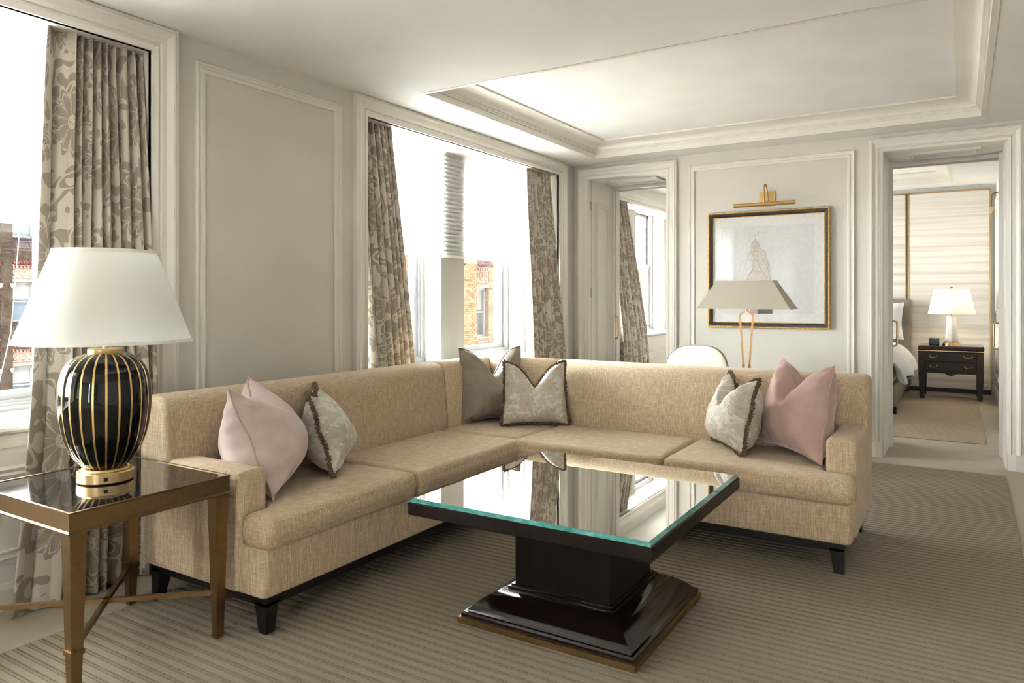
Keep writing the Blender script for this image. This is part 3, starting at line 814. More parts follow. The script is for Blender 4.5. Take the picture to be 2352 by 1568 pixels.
def window(n, y0, y1, z0, z1, xf, meet, label):
    """double hung window: frame, tracks, two sashes and panes; xf = inner face plane"""
    root = empty('window_%d' % n, (xf, (y0+y1)/2, z0)); st(root, label, 'window')
    def ring(name, a0, a1, b0, b1, t, x0, x1, m):
        mb = MB()
        mb.box(x0, x1, a0, a0 + t, b0, b1); mb.box(x0, x1, a1 - t, a1, b0, b1)
        mb.box(x0, x1, a0 + t, a1 - t, b0, b0 + t); mb.box(x0, x1, a0 + t, a1 - t, b1 - t, b1)
        return mb.build(name, m, root)
    ring('frame', y0, y1, z0, z1, 0.035, xf - 0.14, xf, M['frame_grey'])
    ring('inner_stop', y0 + 0.035, y1 - 0.035, z0 + 0.035, z1 - 0.035, 0.012, xf - 0.12, xf - 0.015, M['frame_grey'])
    ring('track', y0 + 0.047, y1 - 0.047, z0 + 0.047, z1 - 0.047, 0.007, xf - 0.075, xf - 0.06, M['black_plastic'])
    for nm, b0, b1, xo in (('lower_sash', z0 + 0.047, meet + 0.02, 0.055), ('upper_sash', meet - 0.02, z1 - 0.047, 0.10)):
        s = ring(nm, y0 + 0.05, y1 - 0.05, b0, b1, 0.042, xf - xo - 0.018, xf - xo + 0.018, M['frame_grey'])
        pn = MB().box(xf - xo - 0.003, xf - xo + 0.003, y0 + 0.09, y1 - 0.09, b0 + 0.04, b1 - 0.04)
        L_ = parent_world(root)
        p = pn.build('pane', M['pane'], s)
    MB().box(xf - 0.06, xf + 0.012, y0, y1, z0 - 0.004, z0 + 0.022).build('sill_bead', M['frame_grey'], root)
    return root

bay(*BAYS[1], 0.0, SILL, 1, 'panelled cream enclosure under the window beside the lamp')
bay(*BAYS[2], 0.0, SILL, 2, 'panelled cream enclosure under the window behind the sofa')
bay(*BAYS[0], 0.0, SILL, 0, 'panelled cream enclosure under the added fill window behind the camera')
bay(*BB, BW, 0.76, 3, 'panelled enclosure under the bedroom window')
wl = ['far fill window added behind the camera', 'nearer fill window added behind the camera', 'window outside the frame on the near side', 'double hung window beside the striped lamp and damask curtain',
      'double hung window left of the grey pier, half behind the curtain', 'double hung window right of the grey pier above the satin pillow']
for i, w in enumerate(WINS):
    window(i + 1, w[0], w[1], SILL, 2.50, -0.45, 1.66, wl[i])
window(7, *BWINS[0], 0.76, 2.56, BW - 0.46, 1.74, 'bedroom window hidden behind the near curtain')
window(8, *BWINS[1], 0.76, 2.56, BW - 0.46, 1.74, 'bedroom window seen through the doorway')

def cellular(name, a, b, x, z0, z1, label, pitch=0.0345):
    root = empty(name, (x, (a+b)/2, z0)); tag(root, label, 'window shade', 'pleated window shades')
    n = int((z1 - z0 - 0.05)/pitch)
    pts = [(x - 0.011, z1 - 0.04)]
    for k in range(n):
        z = z1 - 0.04 - k*pitch
        pts.append((x + 0.011, z - pitch*0.5)); pts.append((x - 0.011, z - pitch))
    zb = pts[-1][1]
    mb = MB(); mb.rings([[(px, a, pz) for px, pz in pts], [(px, b, pz) for px, pz in pts]], False, False, closed=False)
    mb.build('pleated_fabric', M['blind'], root)
    MB().box(x - 0.02, x + 0.02, a, b, z1 - 0.045, z1).build('head_rail', M['trim'], root)
    MB().bbox(x - 0.012, x + 0.012, a, b, zb - 0.022, zb + 0.002, 0.004).build('bottom_rail', M['blind'], root)
    return root
cellular('cellular_shade', BAYS[2][0] + 0.01, BAYS[2][1] - 0.02, -0.264, 1.552, HEAD + 0.12, 'white pleated cellular shade half lowered over the window behind the sofa')
cellular('cellular_shade', BAYS[1][0] + 0.01, BAYS[1][1] - 0.02, -0.264, 1.552, HEAD + 0.12, 'white pleated cellular shade half lowered over the window beside the lamp')
# cord of the near shade
cd = MB().tube([(-0.20, -4.86, 1.56), (-0.19, -4.90, 1.1), (-0.15, -4.99, 0.76)], 0.0022, 6).build('shade_cord', M['cord'])
tag(cd, 'thin pull cord hanging in the window beside the lampshade', 'cord')

# door linings: soffit panels, jamb panels, pocket doors with handles
def jamb(n, x, y0, y1, face, label):
    o = MB().box(x, x + 0.012*face, y0, y1, 0, DH).build('trim_%d' % n, M['trim']); st(o, label, 'door lining')
    return o
def pocket(n, x, face, ycen, label, hz0, hz1):
    root = empty('door_%d' % n, (x, ycen, 0)); st(root, label, 'pocket door')
    MB().box(x - face*0.02, x + face*0.020, ycen - 0.022, ycen + 0.022, 0.01, DH - 0.02).build('leaf_edge', M['trim'], root)
    for s in (-1, 1):
        MB().box(x + face*0.0, x + face*0.030, ycen + s*0.034 - 0.005, ycen + s*0.034 + 0.005, 0.0, DH - 0.01).build('stop', M['trim'], root)
    yh = ycen - 0.026
    h = MB().box(x + face*0.0205, x + face*0.024, ycen - 0.02, ycen + 0.02, hz0 - 0.015, hz1 + 0.015).build('pull_plate', M['brass'], root)
    q = [(x + face*0.024, yh + 0.022, hz0)]
    for k in range(5):
        a = math.pi/2*k/4; q.append((x + face*(0.042 + 0.022*math.sin(a)), yh + 0.022, hz0 + 0.022*(1-math.cos(a))))
    for k in range(5):
        a = math.pi/2*k/4; q.append((x + face*(0.042 + 0.022*math.cos(a)), yh + 0.022, hz1 - 0.022*(1-math.sin(a))))
    q.append((x + face*0.024, yh + 0.022, hz1))
    MB().tube(q, 0.0075, 8).build('handle', M['brass'], root, 60)
    return root
# doorway 1 : left jamb with inset panel
jm = jamb(14, D1[0] - 0.002, 0.0, TH, 1, 'panelled jamb of the doorway nearest the windows')
m2 = MB(); sweep_rect(m2, 0.17, 0.46, 0.25, 2.19, scaled(MOULD, 0.75), lambda a, b, p: (D1[0] + 0.010 + p, a, b)); m2.build('panel_mould', M['trim'], jm, 25)
MB().box(D1[0] + 0.0095, D1[0] + 0.0105, 0.052, 0.056, 0.02, DH).build('hinge_gap_shade', M['gap_shade'], jm)  # dark strip painted for the shade of the hinge gap
for hz in (0.3, 1.25, 2.1): MB().box(D1[0] + 0.0095, D1[0] + 0.013, 0.046, 0.054, hz, hz + 0.10).build('hinge', M['bronze'], jm)
jamb(15, D1[1] + 0.002, 0.0, TH, -1, 'right jamb of the doorway nearest the windows')
jamb(16, D2[0] - 0.002, 0.0, TH, 1, 'left jamb of the bedroom doorway')
jamb(17, D2[1] + 0.002, 0.0, TH, -1, 'right jamb of the bedroom doorway')
for i, D in ((18, D1), (19, D2)):
    o = MB().box(D[0], D[1], 0.0, TH, DH - 0.002, DH + 0.01).build('trim_%d' % i, M['trim'])
    st(o, ['soffit panel over the doorway nearest the windows', 'soffit panel over the bedroom doorway'][i - 18], 'door lining')
    m2 = MB(); sweep_rect(m2, D[0] + 0.16, D[1] - 0.16, 0.16, 0.42, scaled(MOULD, 0.8), lambda a, b, p: (a, b, DH - 0.002 - p)); m2.build('panel_mould', M['trim'], o, 25)
    MB().box(D[0], D[1], 0.56, 0.60, DH - 0.03, DH).build('head_stop', M['trim'], o)
    MB().box(D[0], D[1], TH - 0.03, TH, DH - 0.03, DH).build('rear_stop', M['trim'], o)
pocket(1, D1[0] + 0.004, 1, 0.585, 'cream pocket door edge with brass pull in the doorway nearest the windows', 0.83, 1.06)
pocket(2, D2[0] + 0.004, 1, 0.50, 'cream pocket door edge with brass pull on the bed side', 0.845, 1.055)
pocket(3, D2[1] - 0.004, -1, 0.50, 'cream pocket door edge with brass pull on the nightstand side', 0.845, 1.055)
for x, n, lb in ((D1[0], 20, 'rear casing of the doorway nearest the windows'), (D2[0], 21, 'rear casing of the bedroom doorway on the bed side')):
    pass

# ------------------------------------------------------------------ ribbed carpet fields
def ribs(name, x0, x1, y0, y1, label, mt='rib'):
    k0 = math.floor(y0/RIB); k1 = math.floor(y1/RIB)
    prof = []
    for k in range(k0, k1):
        b = k*RIB
        for u, z in ((0.0, 0.002), (0.022, 0.002), (0.05, 0.0065), (0.62, 0.0065), (0.645, 0.0035), (0.675, 0.0035), (0.70, 0.0052), (0.94, 0.0052), (0.965, 0.002)):
            prof.append((b + u*RIB, z))
    prof = [(prof[0][0], -0.002)] + prof + [(prof[-1][0] + 0.001, -0.002)]
    mb = MB(); mb.rings([[(x, y, z) for y, z in prof] for x in (x0, x1)], True, True, closed=False)
    mb.f = [f for f in mb.f if len(f) == 4]
    o = mb.build(name, M[mt])
    return tag(o, label, 'carpet')
ribs('ribbed_carpet', 0.385, 3.50, -9.6, -0.245, 'beige ribbed carpet field with dark grooves under the sofa and coffee table')
ribs('ribbed_carpet', 0.10, 3.42, 1.02, 4.4, 'beige ribbed carpet field on the bedroom floor past the doorway', 'rib_lit')

# ------------------------------------------------------------------ sectional sofa
def sofa():
    root = empty('sectional_sofa', (1.55, -3.3, 0))
    tag(root, 'oatmeal tweed L-shaped sectional sofa on black tapered legs', 'sofa')
    T = M['tweed']
    XB, XF = 0.31, 1.10          # run along the windows: rear and front
    YN, YF = -4.635, -2.06       # near end, rear of the second run
    YFR, XR = -2.885, 2.835      # front of second run, its outer end
    BF = 0.535                   # front of the backs (x) ; second run
    BFY = -2.285
    # seat decks (upholstered base)
    mb = MB()
    poly = round_poly([(XB + 0.01, YN + 0.005), (XF - 0.015, YN + 0.005), (XF - 0.015, YFR + 0.015), (XR - 0.005, YFR + 0.015), (XR - 0.005, YF - 0.01), (XB + 0.01, YF - 0.01)],
                      [0.02, 0.035, 0.01, 0.035, 0.02, 0.02], 4)
    soft_prism(mb, poly, XY, 0.138, 0.322, 0.014)
    mb.build('base', T, root, 50)
    # seat cushions
    z0, z1 = 0.318, 0.438
    def cush(pts, rad=0.03):
        q = MB(); soft_prism(q, round_poly(pts, [max(0.05, r_) if isinstance(rad, list) else 0.05 for r_ in (rad if isinstance(rad, list) else [0]*len(pts))], 6), XY, z0, z1, 0.032, 5, puff=0.006)
        q.build('seat_cushion', T, root, 60)
    g = 0.003
    cush([(BF - 0.01, -4.495), (0.955, -4.495), (0.955, YN), (XF + 0.012, YN), (XF + 0.012, -3.772 - g), (BF - 0.01, -3.772 - g)], [0.02, 0.02, 0.03, 0.045, 0.02, 0.02])
    cush([(BF - 0.01, -3.772 + g), (XF + 0.012, -3.772 + g), (XF + 0.012, -2.835 - g), (BF - 0.01, -2.835 - g)], 0.022)
    cush([(BF - 0.01, -2.835 + g), (1.06 - g, -2.835 + g), (1.06 - g, BFY + 0.01), (BF - 0.01, BFY + 0.01)], 0.02)
    cush([(1.06 + g, YFR - 0.012), (1.955 - g, YFR - 0.012), (1.955 - g, BFY + 0.01), (1.06 + g, BFY + 0.01)], 0.022)
    cush([(1.955 + g, YFR - 0.012), (XR, YFR - 0.012), (XR, -2.745), (2.70, -2.745), (2.70, BFY + 0.01), (1.955 + g, BFY + 0.01)], [0.02, 0.045, 0.03, 0.02, 0.02, 0.02])
    # arms
    zt = 0.588
    def arm(axis):
        q = MB()
        if axis == 'x':   # near end, arm runs along x
            poly = round_poly([(YN, 0.14), (-4.5, 0.14), (-4.5, zt), (YN, zt)], [0.01, 0.01, 0.028, 0.028], 4)
            soft_prism(q, poly, YZ_x, XB + 0.005, 0.95, 0.022)
        else:
            poly = round_poly([(2.703, 0.14), (XR, 0.14), (XR, zt), (2.703, zt)], [0.01, 0.01, 0.028, 0.028], 4)
            soft_prism(q, poly, XZ_y, -2.74, YF + 0.005, 0.022)
        q.build('arm', T, root, 50)
    arm('x'); arm('y')
    # backs: rounded profile leaning back
    def prof(s=1):
        return round_poly([(0.0, 0.139), (0.225, 0.139), (0.225, 0.45), (0.185, 0.838), (0.0, 0.838)], [0.04, 0.04, 0.0, 0.085, 0.05], 6)
    P_ = prof()
    def back_seg(a0, a1, run, m0=0, m1=0, r0=0.0, r1=0.0):
        """profile extruded along the run; m = mitre slope at an end, r = soft end radius"""
        q = MB(); rings = []
        def at(t, ins, end):
            rg = []
            pp = offset_poly(P_, ins) if ins else P_
            for d, z in pp:
                tt = t + (m1*d if end else m0*d)
                rg.append((XB + d, tt, z) if run == 'y' else (tt, YF - d, z))
            return rg
        seq = []
        k = 5
        if r0:
            for i in range(k+1):
                a = math.pi/2*i/k; seq.append((a0 + r0*(1-math.cos(a)), r0*(1-math.sin(a)), 0))
        else: seq += [(a0, 0.006, 0), (a0 + 0.006, 0.0, 0)]
        if r1:
            for i in range(k+1):
                a = math.pi/2*i/k; seq.append((a1 - r1*(1-math.sin(a)), r1*(1-math.cos(a)), 1))
        else: seq += [(a1 - 0.006, 0.0, 1), (a1, 0.006, 1)]
        q.rings([at(*x) for x in seq])
        q.build('back', T, root, 50)
    # near end to corner along the window
    zb0 = 0.0
    back_seg(YN - 0.004, -2.772, 'y', r0=0.03)
    back_seg(-2.768, YF, 'y', m1=-1)
    back_seg(XB, 0.992, 'x', m0=1)
    back_seg(0.996, XR + 0.002, 'x', r1=0.03)
    # plinth rail and legs
    q = MB()
    poly = [(XB + 0.04, YN + 0.03), (XF - 0.035, YN + 0.03), (XF - 0.035, YFR + 0.04), (XR - 0.04, YFR + 0.04), (XR - 0.04, YF - 0.05), (XB + 0.04, YF - 0.05)]
    inner = offset_poly(poly, 0.04)
    n = len(poly)
    for i in range(n):
        j = (i+1) % n
        q.rings([[(*poly[i], 0.100), (*poly[i], 0.139), (*inner[i], 0.139), (*inner[i], 0.100)], [(*poly[j], 0.100), (*poly[j], 0.139), (*inner[j], 0.139), (*inner[j], 0.100)]])
    q.build('plinth_rail', M['black_wood'], root)
    for x, y, sx, sy in ((XF - 0.035, YN + 0.03, -1, 1), (XB + 0.04, YN + 0.03, 1, 1), (XR - 0.04, YFR + 0.04, -1, 1), (XR - 0.04, YF - 0.05, -1, -1),
                         (XB + 0.04, YF - 0.05, 1, -1), (XF - 0.035, -2.84, -1, 1)):
        t = 0.062; b = 0.040
        def sq(w, z): return [(x, y, z), (x + sx*w, y, z), (x + sx*w, y + sy*w, z), (x, y + sy*w, z)]
        q = MB().rings([sq(b, 0.0), sq(t, 0.112)]); q.build('leg', M['black_wood'], root)
    return root
sofa()

# ------------------------------------------------------------------ pillows
def pillow(name, w, h, t, loc, rz, tilt, mats, label, chop=0.1, edge='piping', roll=0.0, seed=1, cw=0.30, wr=0.008, sh=(3.0, 0.62, 3.8, 0.58)):
    root = empty(name, loc); tag(root, label, 'pillow', 'throw pillows on the sofa')
    root.rotation_euler = Matrix.Rotation(rz, 3, 'Z').to_euler()
    Rm = Matrix.Rotation(rz, 4, 'Z') @ Matrix.Rotation(-tilt, 4, 'X') @ Matrix.Rotation(roll, 4, 'Y')
    root.rotation_euler = Rm.to_euler()
    n = 48
    rnd = random.Random(seed)
    ph = [rnd.uniform(0, 6.28) for _ in range(12)]
    def outline(u, v):
        x = w/2*u*(1 - 0.075*(1 - v*v)); z = h/2*v*(1 - 0.085*(1 - u*u))
        q = max(0.0, (v + 1)/2)
        e = math.exp(-(abs(u)/cw)**1.5)
        z -= chop*e*q**2.4
        x *= 1 - 0.10*q**2*(chop/0.12)*(1 - abs(u)**3*0.3)
        z += h/2*0.98
        return x, z
    def thick(u, v):
        a = max(0.0, 1 - abs(u)**sh[0]); b = max(0.0, 1 - abs(v)**(sh[2] if v > 0 else 3.0))
        T = t/2*(a**sh[1])*(b**sh[3])
        q = max(0.0, v)
        T *= 1 - 0.42*math.exp(-(abs(u)/0.22)**2)*q**1.5*(chop/0.12)
        T *= 1.0 + 0.16*(-v)
        return T
    def wrk(u, v, s):
        # gathered puckers along the seams plus slow dents
        ex = abs(u)**6; ey = abs(v)**6
        p = wr*(math.sin(v*22 + ph[0] + s)*ex*(1-ex)*4*0.5 + math.sin(u*20 + ph[1])*ey*(1-ey)*4*0.5)
        p += wr*1.8*noise.noise(Vector((u*1.6 + seed*3.1, v*1.6, s*2.0)))
        rad = math.hypot(abs(u) - 1, abs(v) - 1)
        p += wr*0.55*math.sin(math.atan2(1 - abs(v) + 0.01, 1 - abs(u) + 0.01)*9 + ph[2] + s)*math.exp(-(rad/0.45)**2)*min(1, rad*6)
        p += wr*0.8*math.sin((u + 0.3*v)*11 + ph[5])*math.exp(-(abs(u)/0.45)**2)*max(0, v)**2*(1 - v*v)*3*(chop/0.12)
        return p
    mb = MB(); mb.uv = []
    def add(s):
        b = len(mb.v)
        for j in range(n+1):
            for i in range(n+1):
                u = -1 + 2*i/n; v = -1 + 2*j/n
                # ease sampling towards the edges
                u = math.sin(u*math.pi/2); v = math.sin(v*math.pi/2)
                x, z = outline(u, v)
                T = thick(u, v)
                y = -s*(T + (wrk(u, v, s) if T > 0.001 else 0))
                mb.v.append((x, y, z)); mb.uv.append((x + seed*0.37 + (0.5 if s < 0 else 0), z + seed*0.21))
        for j in range(n):
            for i in range(n):
                a = b + j*(n+1) + i
                mb.f.append((a, a+1, a+n+2, a+n+1) if s > 0 else (a, a+n+1, a+n+2, a+1))
    add(1); add(-1)
    cov = local_build(mb, 'cover', mats[0], root, 70)
    per = []
    m = 90
    for k in range(m): per.append((-1 + 2*k/m, -1))
    for k in range(m): per.append((1, -1 + 2*k/m))
    for k in range(m): per.append((1 - 2*k/m, 1))
    for k in range(m): per.append((-1, 1 - 2*k/m))
    pts = []
    for u, v in per:
        u = math.sin(u*math.pi/2); v = math.sin(v*math.pi/2)
        x, z = outline(u, v)
        pts.append(Vector((x, 0.004*math.sin(u*9 + v*7 + ph[3]), z)))
    if edge == 'piping':
        q = MB(); q.tube(pts, 0.0048, 6, closed=True); local_build(q, 'piping', mats[1], root, 60)
    else:
        q = MB(); c = Vector((0, 0, h/2))
        dense = []
        for i, p in enumerate(pts):
            nx = pts[(i+1) % len(pts)]; L_ = (nx - p).length
            for k in range(max(1, int(L_/0.0038))):
                dense.append(p.lerp(nx, k/max(1, int(L_/0.0038))))
        q.tube(dense[::3], 0.0065, 6, closed=True)
        for i, p in enumerate(dense):
            tgt = (dense[(i+1) % len(dense)] - dense[i-1]).normalized()
            out = tgt.cross(Vector((0, 1, 0)))
            if out.dot(p - c) < 0: out = -out
            for k in range(3):
                d = (out*0.8 + Vector((0, rnd.uniform(-1.3, 1.3), 0)) + tgt*rnd.uniform(-0.6, 0.6)).normalized()
                ln = rnd.uniform(0.011, 0.019)
                a = p + tgt*rnd.uniform(-0.002, 0.002); mid = a + d*ln*0.6 + Vector((rnd.uniform(-1, 1), rnd.uniform(-1, 1), rnd.uniform(-1, 1)))*0.003
                q.tube([a, mid, a + d*ln], [0.0026, 0.0036, 0.0022], 4)
        local_build(q, 'fringe', mats[1], root, None)
    return root

def local_build(mb, name, mat, root, smooth):
    me = bpy.data.meshes.new(name); me.from_pydata(mb.v, [], mb.f)
    bm = bmesh.new(); bm.from_mesh(me); bmesh.ops.recalc_face_normals(bm, faces=list(bm.faces)); bm.to_mesh(me); bm.free()
    me.materials.append(mat)
    if mb.uv:
        ul = me.uv_layers.new(name='UVMap')
        for lp in me.loops: ul.data[lp.index].uv = mb.uv[lp.vertex_index]
    if smooth: smooth_mesh(me, smooth)
    o = bpy.data.objects.new(name, me); COL.objects.link(o); o.parent = root
    return o

def yaw(nx, ny): return math.atan2(nx, -ny)      # local -Y points along (nx, ny)
VP = (M['velvet'], M['velvet_pipe']); VP2 = (M['velvet2'], M['velvet_pipe']); FL = (M['floral'], M['fringe']); SA = (M['satin'], M['satin_pipe'])
ZS = 0.452
pillow('velvet_pillow', 0.53, 0.475, 0.35, (0.76, -4.27, ZS), yaw(0.74, 0.67), R(22), VP, 'pale blush velvet pillow leaning on the arm nearest the striped lamp', 0.13, seed=2, cw=0.45, sh=(2.2, 0.72, 2.4, 0.70), wr=0.009)
pillow('floral_pillow', 0.41, 0.385, 0.25, (0.725, -3.915, ZS), yaw(0.74, 0.67), R(17), FL, 'floral linen pillow with brown fringe beside the pale blush pillow', 0.10, 'fringe', seed=3, cw=0.45, sh=(2.2, 0.72, 2.4, 0.70))
pillow('satin_pillow', 0.50, 0.485, 0.20, (0.66, -2.42, ZS), yaw(0.86, -0.52), R(12), SA, 'taupe satin pillow standing in the sofa corner', 0.18, seed=4, cw=0.40)
pillow('floral_pillow', 0.42, 0.395, 0.18, (0.962, -2.435, ZS), yaw(0.58, -0.815), R(9), FL, 'floral linen pillow with brown fringe in front of the taupe satin pillow', 0.15, 'fringe', seed=6, cw=0.42)
pillow('floral_pillow', 0.42, 0.39, 0.235, (2.175, -2.49, ZS), yaw(-0.80, -0.59), R(14), FL, 'floral linen pillow with brown fringe beside the rose pillow', 0.15, 'fringe', seed=8, cw=0.42)
pillow('velvet_pillow', 0.55, 0.48, 0.25, (2.495, -2.47, ZS), yaw(-0.76, -0.65), R(11), VP2, 'deeper rose velvet pillow leaning on the far sofa arm', 0.20, seed=9, cw=0.42)

# ------------------------------------------------------------------ coffee table
def coffee_table():
    cx, cy = 1.965, -3.785
    root = empty('coffee_table', (cx, cy, 0)); tag(root, 'dark espresso pedestal coffee table with mirrored glass top', 'coffee table')
    def sq(hw, z): return [(cx - hw, cy - hw, z), (cx + hw, cy - hw, z), (cx + hw, cy + hw, z), (cx - hw, cy + hw, z)]
    MB().rings([sq(0.362, 0.001), sq(0.362, 0.024)]).build('brass_base_band', M['base_bronze'], root)
    pr = [(0.352, 0.024), (0.352, 0.036), (0.344, 0.042), (0.338, 0.043)]
    for k in range(9):
        a = math.pi/2*k/8; pr.append((0.338 - 0.105*math.sin(a)*1.0, 0.043 + 0.062*(1 - math.cos(a))**0.8 if k else 0.0435))
    pr = [(0.352, 0.024), (0.352, 0.036), (0.346, 0.043), (0.336, 0.043), (0.330, 0.052), (0.316, 0.066), (0.298, 0.080), (0.276, 0.094), (0.252, 0.106), (0.236, 0.112), (0.222, 0.114), (0.222, 0.124), (0.212, 0.126), (0.212, 0.132), (0.150, 0.132)]
    MB().rings([sq(a, z) for a, z in pr]).build('plinth', M['espresso'], root, 30)
    MB().rings([sq(0.200, 0.130), sq(0.200, 0.432)]).build('column', M['espresso_satin'], root)
    tw, tl = 0.478, 0.515
    def rc(o, z): return [(cx - tw + o, cy - tl + o, z), (cx + tw - o, cy - tl + o, z), (cx + tw - o, cy + tl - o, z), (cx - tw + o, cy + tl - o, z)]
    MB().rings([rc(0.01, 0.432), rc(0.002, 0.434), rc(0.0, 0.437), rc(0.0, 0.478), rc(0.003, 0.481), rc(0.01, 0.481)]).build('top_frame', M['espresso_satin'], root)
    g = MB().rings([rc(0.004, 0.4815), rc(0.004, 0.4865), rc(0.015, 0.4935), rc(0.0155, 0.4925)], False, False).build('glass_edge', M['green_edge'], root)
    MB().rings([rc(0.0153, 0.4900), rc(0.0153, 0.4936)]).build('glass_top', M['mirror'], root)
    return root
coffee_table()

# ------------------------------------------------------------------ side table
def side_table():
    x0, x1, y0, y1, zt = 0.335, 0.955, -5.245, -4.672, 0.592
    root = empty('side_table', ((x0+x1)/2, (y0+y1)/2, 0)); tag(root, 'square bronze side table with black marble top and crossed stretchers', 'side table')
    mb = MB()
    rr = lambda o, z: [(x0 + o, y0 + o, z), (x1 - o, y0 + o, z), (x1 - o, y1 - o, z), (x0 + o, y1 - o, z)]
    mb.rings([rr(0.03, zt - 0.068), rr(0.0, zt - 0.068), rr(-0.003, zt - 0.066), rr(-0.003, zt - 0.062), rr(0.003, zt - 0.058), rr(0.003, zt - 0.006), rr(0.0, zt - 0.003), rr(0.0, zt), rr(0.008, zt), rr(0.008, zt - 0.003)], False, False)
    mb.build('apron', M['bronze'], root)
    MB().rings([rr(0.008, zt - 0.02), rr(0.008, zt - 0.0025)]).build('marble_top', M['marble'], root)
    ins = 0.006; a, b = 0.052, 0.028
    lc = []
    for sx, sy, x, y in ((1, 1, x0, y0), (-1, 1, x1, y0), (-1, -1, x1, y1), (1, -1, x0, y1)):
        px, py = x + sx*(ins + a/2), y + sy*(ins + a/2); lc.append((px, py))
        sq = lambda w, z: [(px - w/2, py - w/2, z), (px + w/2, py - w/2, z), (px + w/2, py + w/2, z), (px - w/2, py + w/2, z)]
        lg = MB().rings([sq(b, 0), sq(b + 0.008, 0.16), sq(a, zt - 0.06)]).build('leg', M['bronze'], root)
        MB().rings([sq(b + 0.016, 0.148), sq(b + 0.016, 0.162)]).build('collar', M['bronze'], lg)
    for i, j, z in ((0, 2, 0.163), (1, 3, 0.163)):
        MB().bar((*lc[i], z), (*lc[j], z), 0.016, 0.016).build('stretcher', M['bronze'], root)
    return root
side_table()

# ------------------------------------------------------------------ striped table lamp
def table_lamp():
    c = (0.628, -4.952, 0.592)
    root = empty('table_lamp', c); tag(root, 'black glazed gourd table lamp with gold stripes and white shade', 'table lamp')
    MB().lathe([(0.090, 0.0), (0.092, 0.003), (0.092, 0.034), (0.089, 0.038), (0.078, 0.039), (0.076, 0.046), (0.070, 0.050), (0.050, 0.050)], c, 48).build('base', M['brass_satin'], root, 30)
    MB().box(c[0] + 0.074, c[0] + 0.0835, c[1] - 0.050, c[1] - 0.034, c[2] + 0.012, c[2] + 0.024).build('switch', M['black_plastic'], root)
    P = [(0.050, 0.046), (0.074, 0.050), (0.090, 0.060), (0.107, 0.078), (0.127, 0.108), (0.148, 0.152), (0.160, 0.200), (0.167, 0.250), (0.169, 0.290), (0.167, 0.330), (0.160, 0.372), (0.147, 0.404), (0.126, 0.428), (0.100, 0.444), (0.074, 0.452), (0.050, 0.454)]
    P = [(r*0.88, z) for r, z in P]
    # resample smooth
    def cr(P, n=4):
        o = []
        for i in range(len(P)-1):
            p0 = P[max(i-1, 0)]; p1 = P[i]; p2 = P[i+1]; p3 = P[min(i+2, len(P)-1)]
            for k in range(n):
                t = k/n
                o.append(tuple(0.5*((2*b) + (c_-a)*t + (2*a - 5*b + 4*c_ - d)*t*t + (-a + 3*b - 3*c_ + d)*t**3) for a, b, c_, d in zip(p0, p1, p2, p3)))
        return o + [P[-1]]
    Q = cr(P)
    body = MB().lathe(Q, c, 96).build('vase', M['ceramic'], root, 60)
    # gold stripes: one mesh shared by 24 strips
    ns = 23
    wv = 0.0034
    a_, f_ = [], []
    for i, (r, z) in enumerate(Q):
        if z < 0.05 or z > 0.4535: continue
        rr = r + 0.0012; ww = wv*(0.55 + 0.45*r/0.149)
        a_ += [(rr*math.cos(-ww/rr), rr*math.sin(-ww/rr), z), (rr + 0.0006, 0, z), (rr*math.cos(ww/rr), rr*math.sin(ww/rr), z)]
    k = len(a_)//3
    for i in range(k-1):
        f_ += [(3*i, 3*i+1, 3*i+4, 3*i+3), (3*i+1, 3*i+2, 3*i+5, 3*i+4)]
    me = bpy.data.meshes.new('stripe'); me.from_pydata(a_, [], f_); me.materials.append(M['gold']); smooth_mesh(me, 80)
    for i in range(ns):
        o = bpy.data.objects.new('stripe', me); COL.objects.link(o); o.parent = body
        o.rotation_euler = (0, 0, 2*math.pi*(i + 0.2)/ns)
    MB().lathe([(0.030, 0.440), (0.055, 0.450), (0.057, 0.454), (0.057, 0.468), (0.054, 0.471), (0.020, 0.471)], c, 40).build('cap', M['brass_satin'], root, 30)
    MB().lathe([(0.0095, 0.470), (0.0095, 0.56), (0.004, 0.56), (0.004, 0.80)], c, 16).build('stem', M['brass_satin'], root, 30)
    zb, zt, rb, rt = 0.493, 0.822, 0.286, 0.165
    sh = MB()
    n = 72
    prof = [(rb, zb), (rt, zt)]
    out = [[(c[0] + (rb + (rt-rb)*k/8)*math.cos(2*math.pi*i/n), c[1] + (rb + (rt-rb)*k/8)*math.sin(2*math.pi*i/n), c[2] + zb + (zt-zb)*k/8) for i in range(n)] for k in range(9)]
    sh.rings(out, False, False)
    s = sh.build('shade', M['lampshade'], root, 80)
    for r, z, d in ((rb, zb, 1), (rt, zt, -1)):
        MB().lathe([(r - 0.003, z), (r + 0.0022, z), (r + 0.0018 - d*0.004, z + d*0.011), (r - 0.003 - d*0.004, z + d*0.011), (r - 0.003, z)], c, 72, False, False).build('binding', M['linen_trim'], s, 60)
    # spider
    q = MB()
    for k in range(3):
        a = 2*math.pi*k/3; q.tube([(c[0], c[1], c[2] + zt - 0.03), (c[0] + (rt-0.002)*math.cos(a), c[1] + (rt-0.002)*math.sin(a), c[2] + zt - 0.012)], 0.002, 6)
    q.build('spider', M['brass_satin'], s)
    return root
table_lamp()

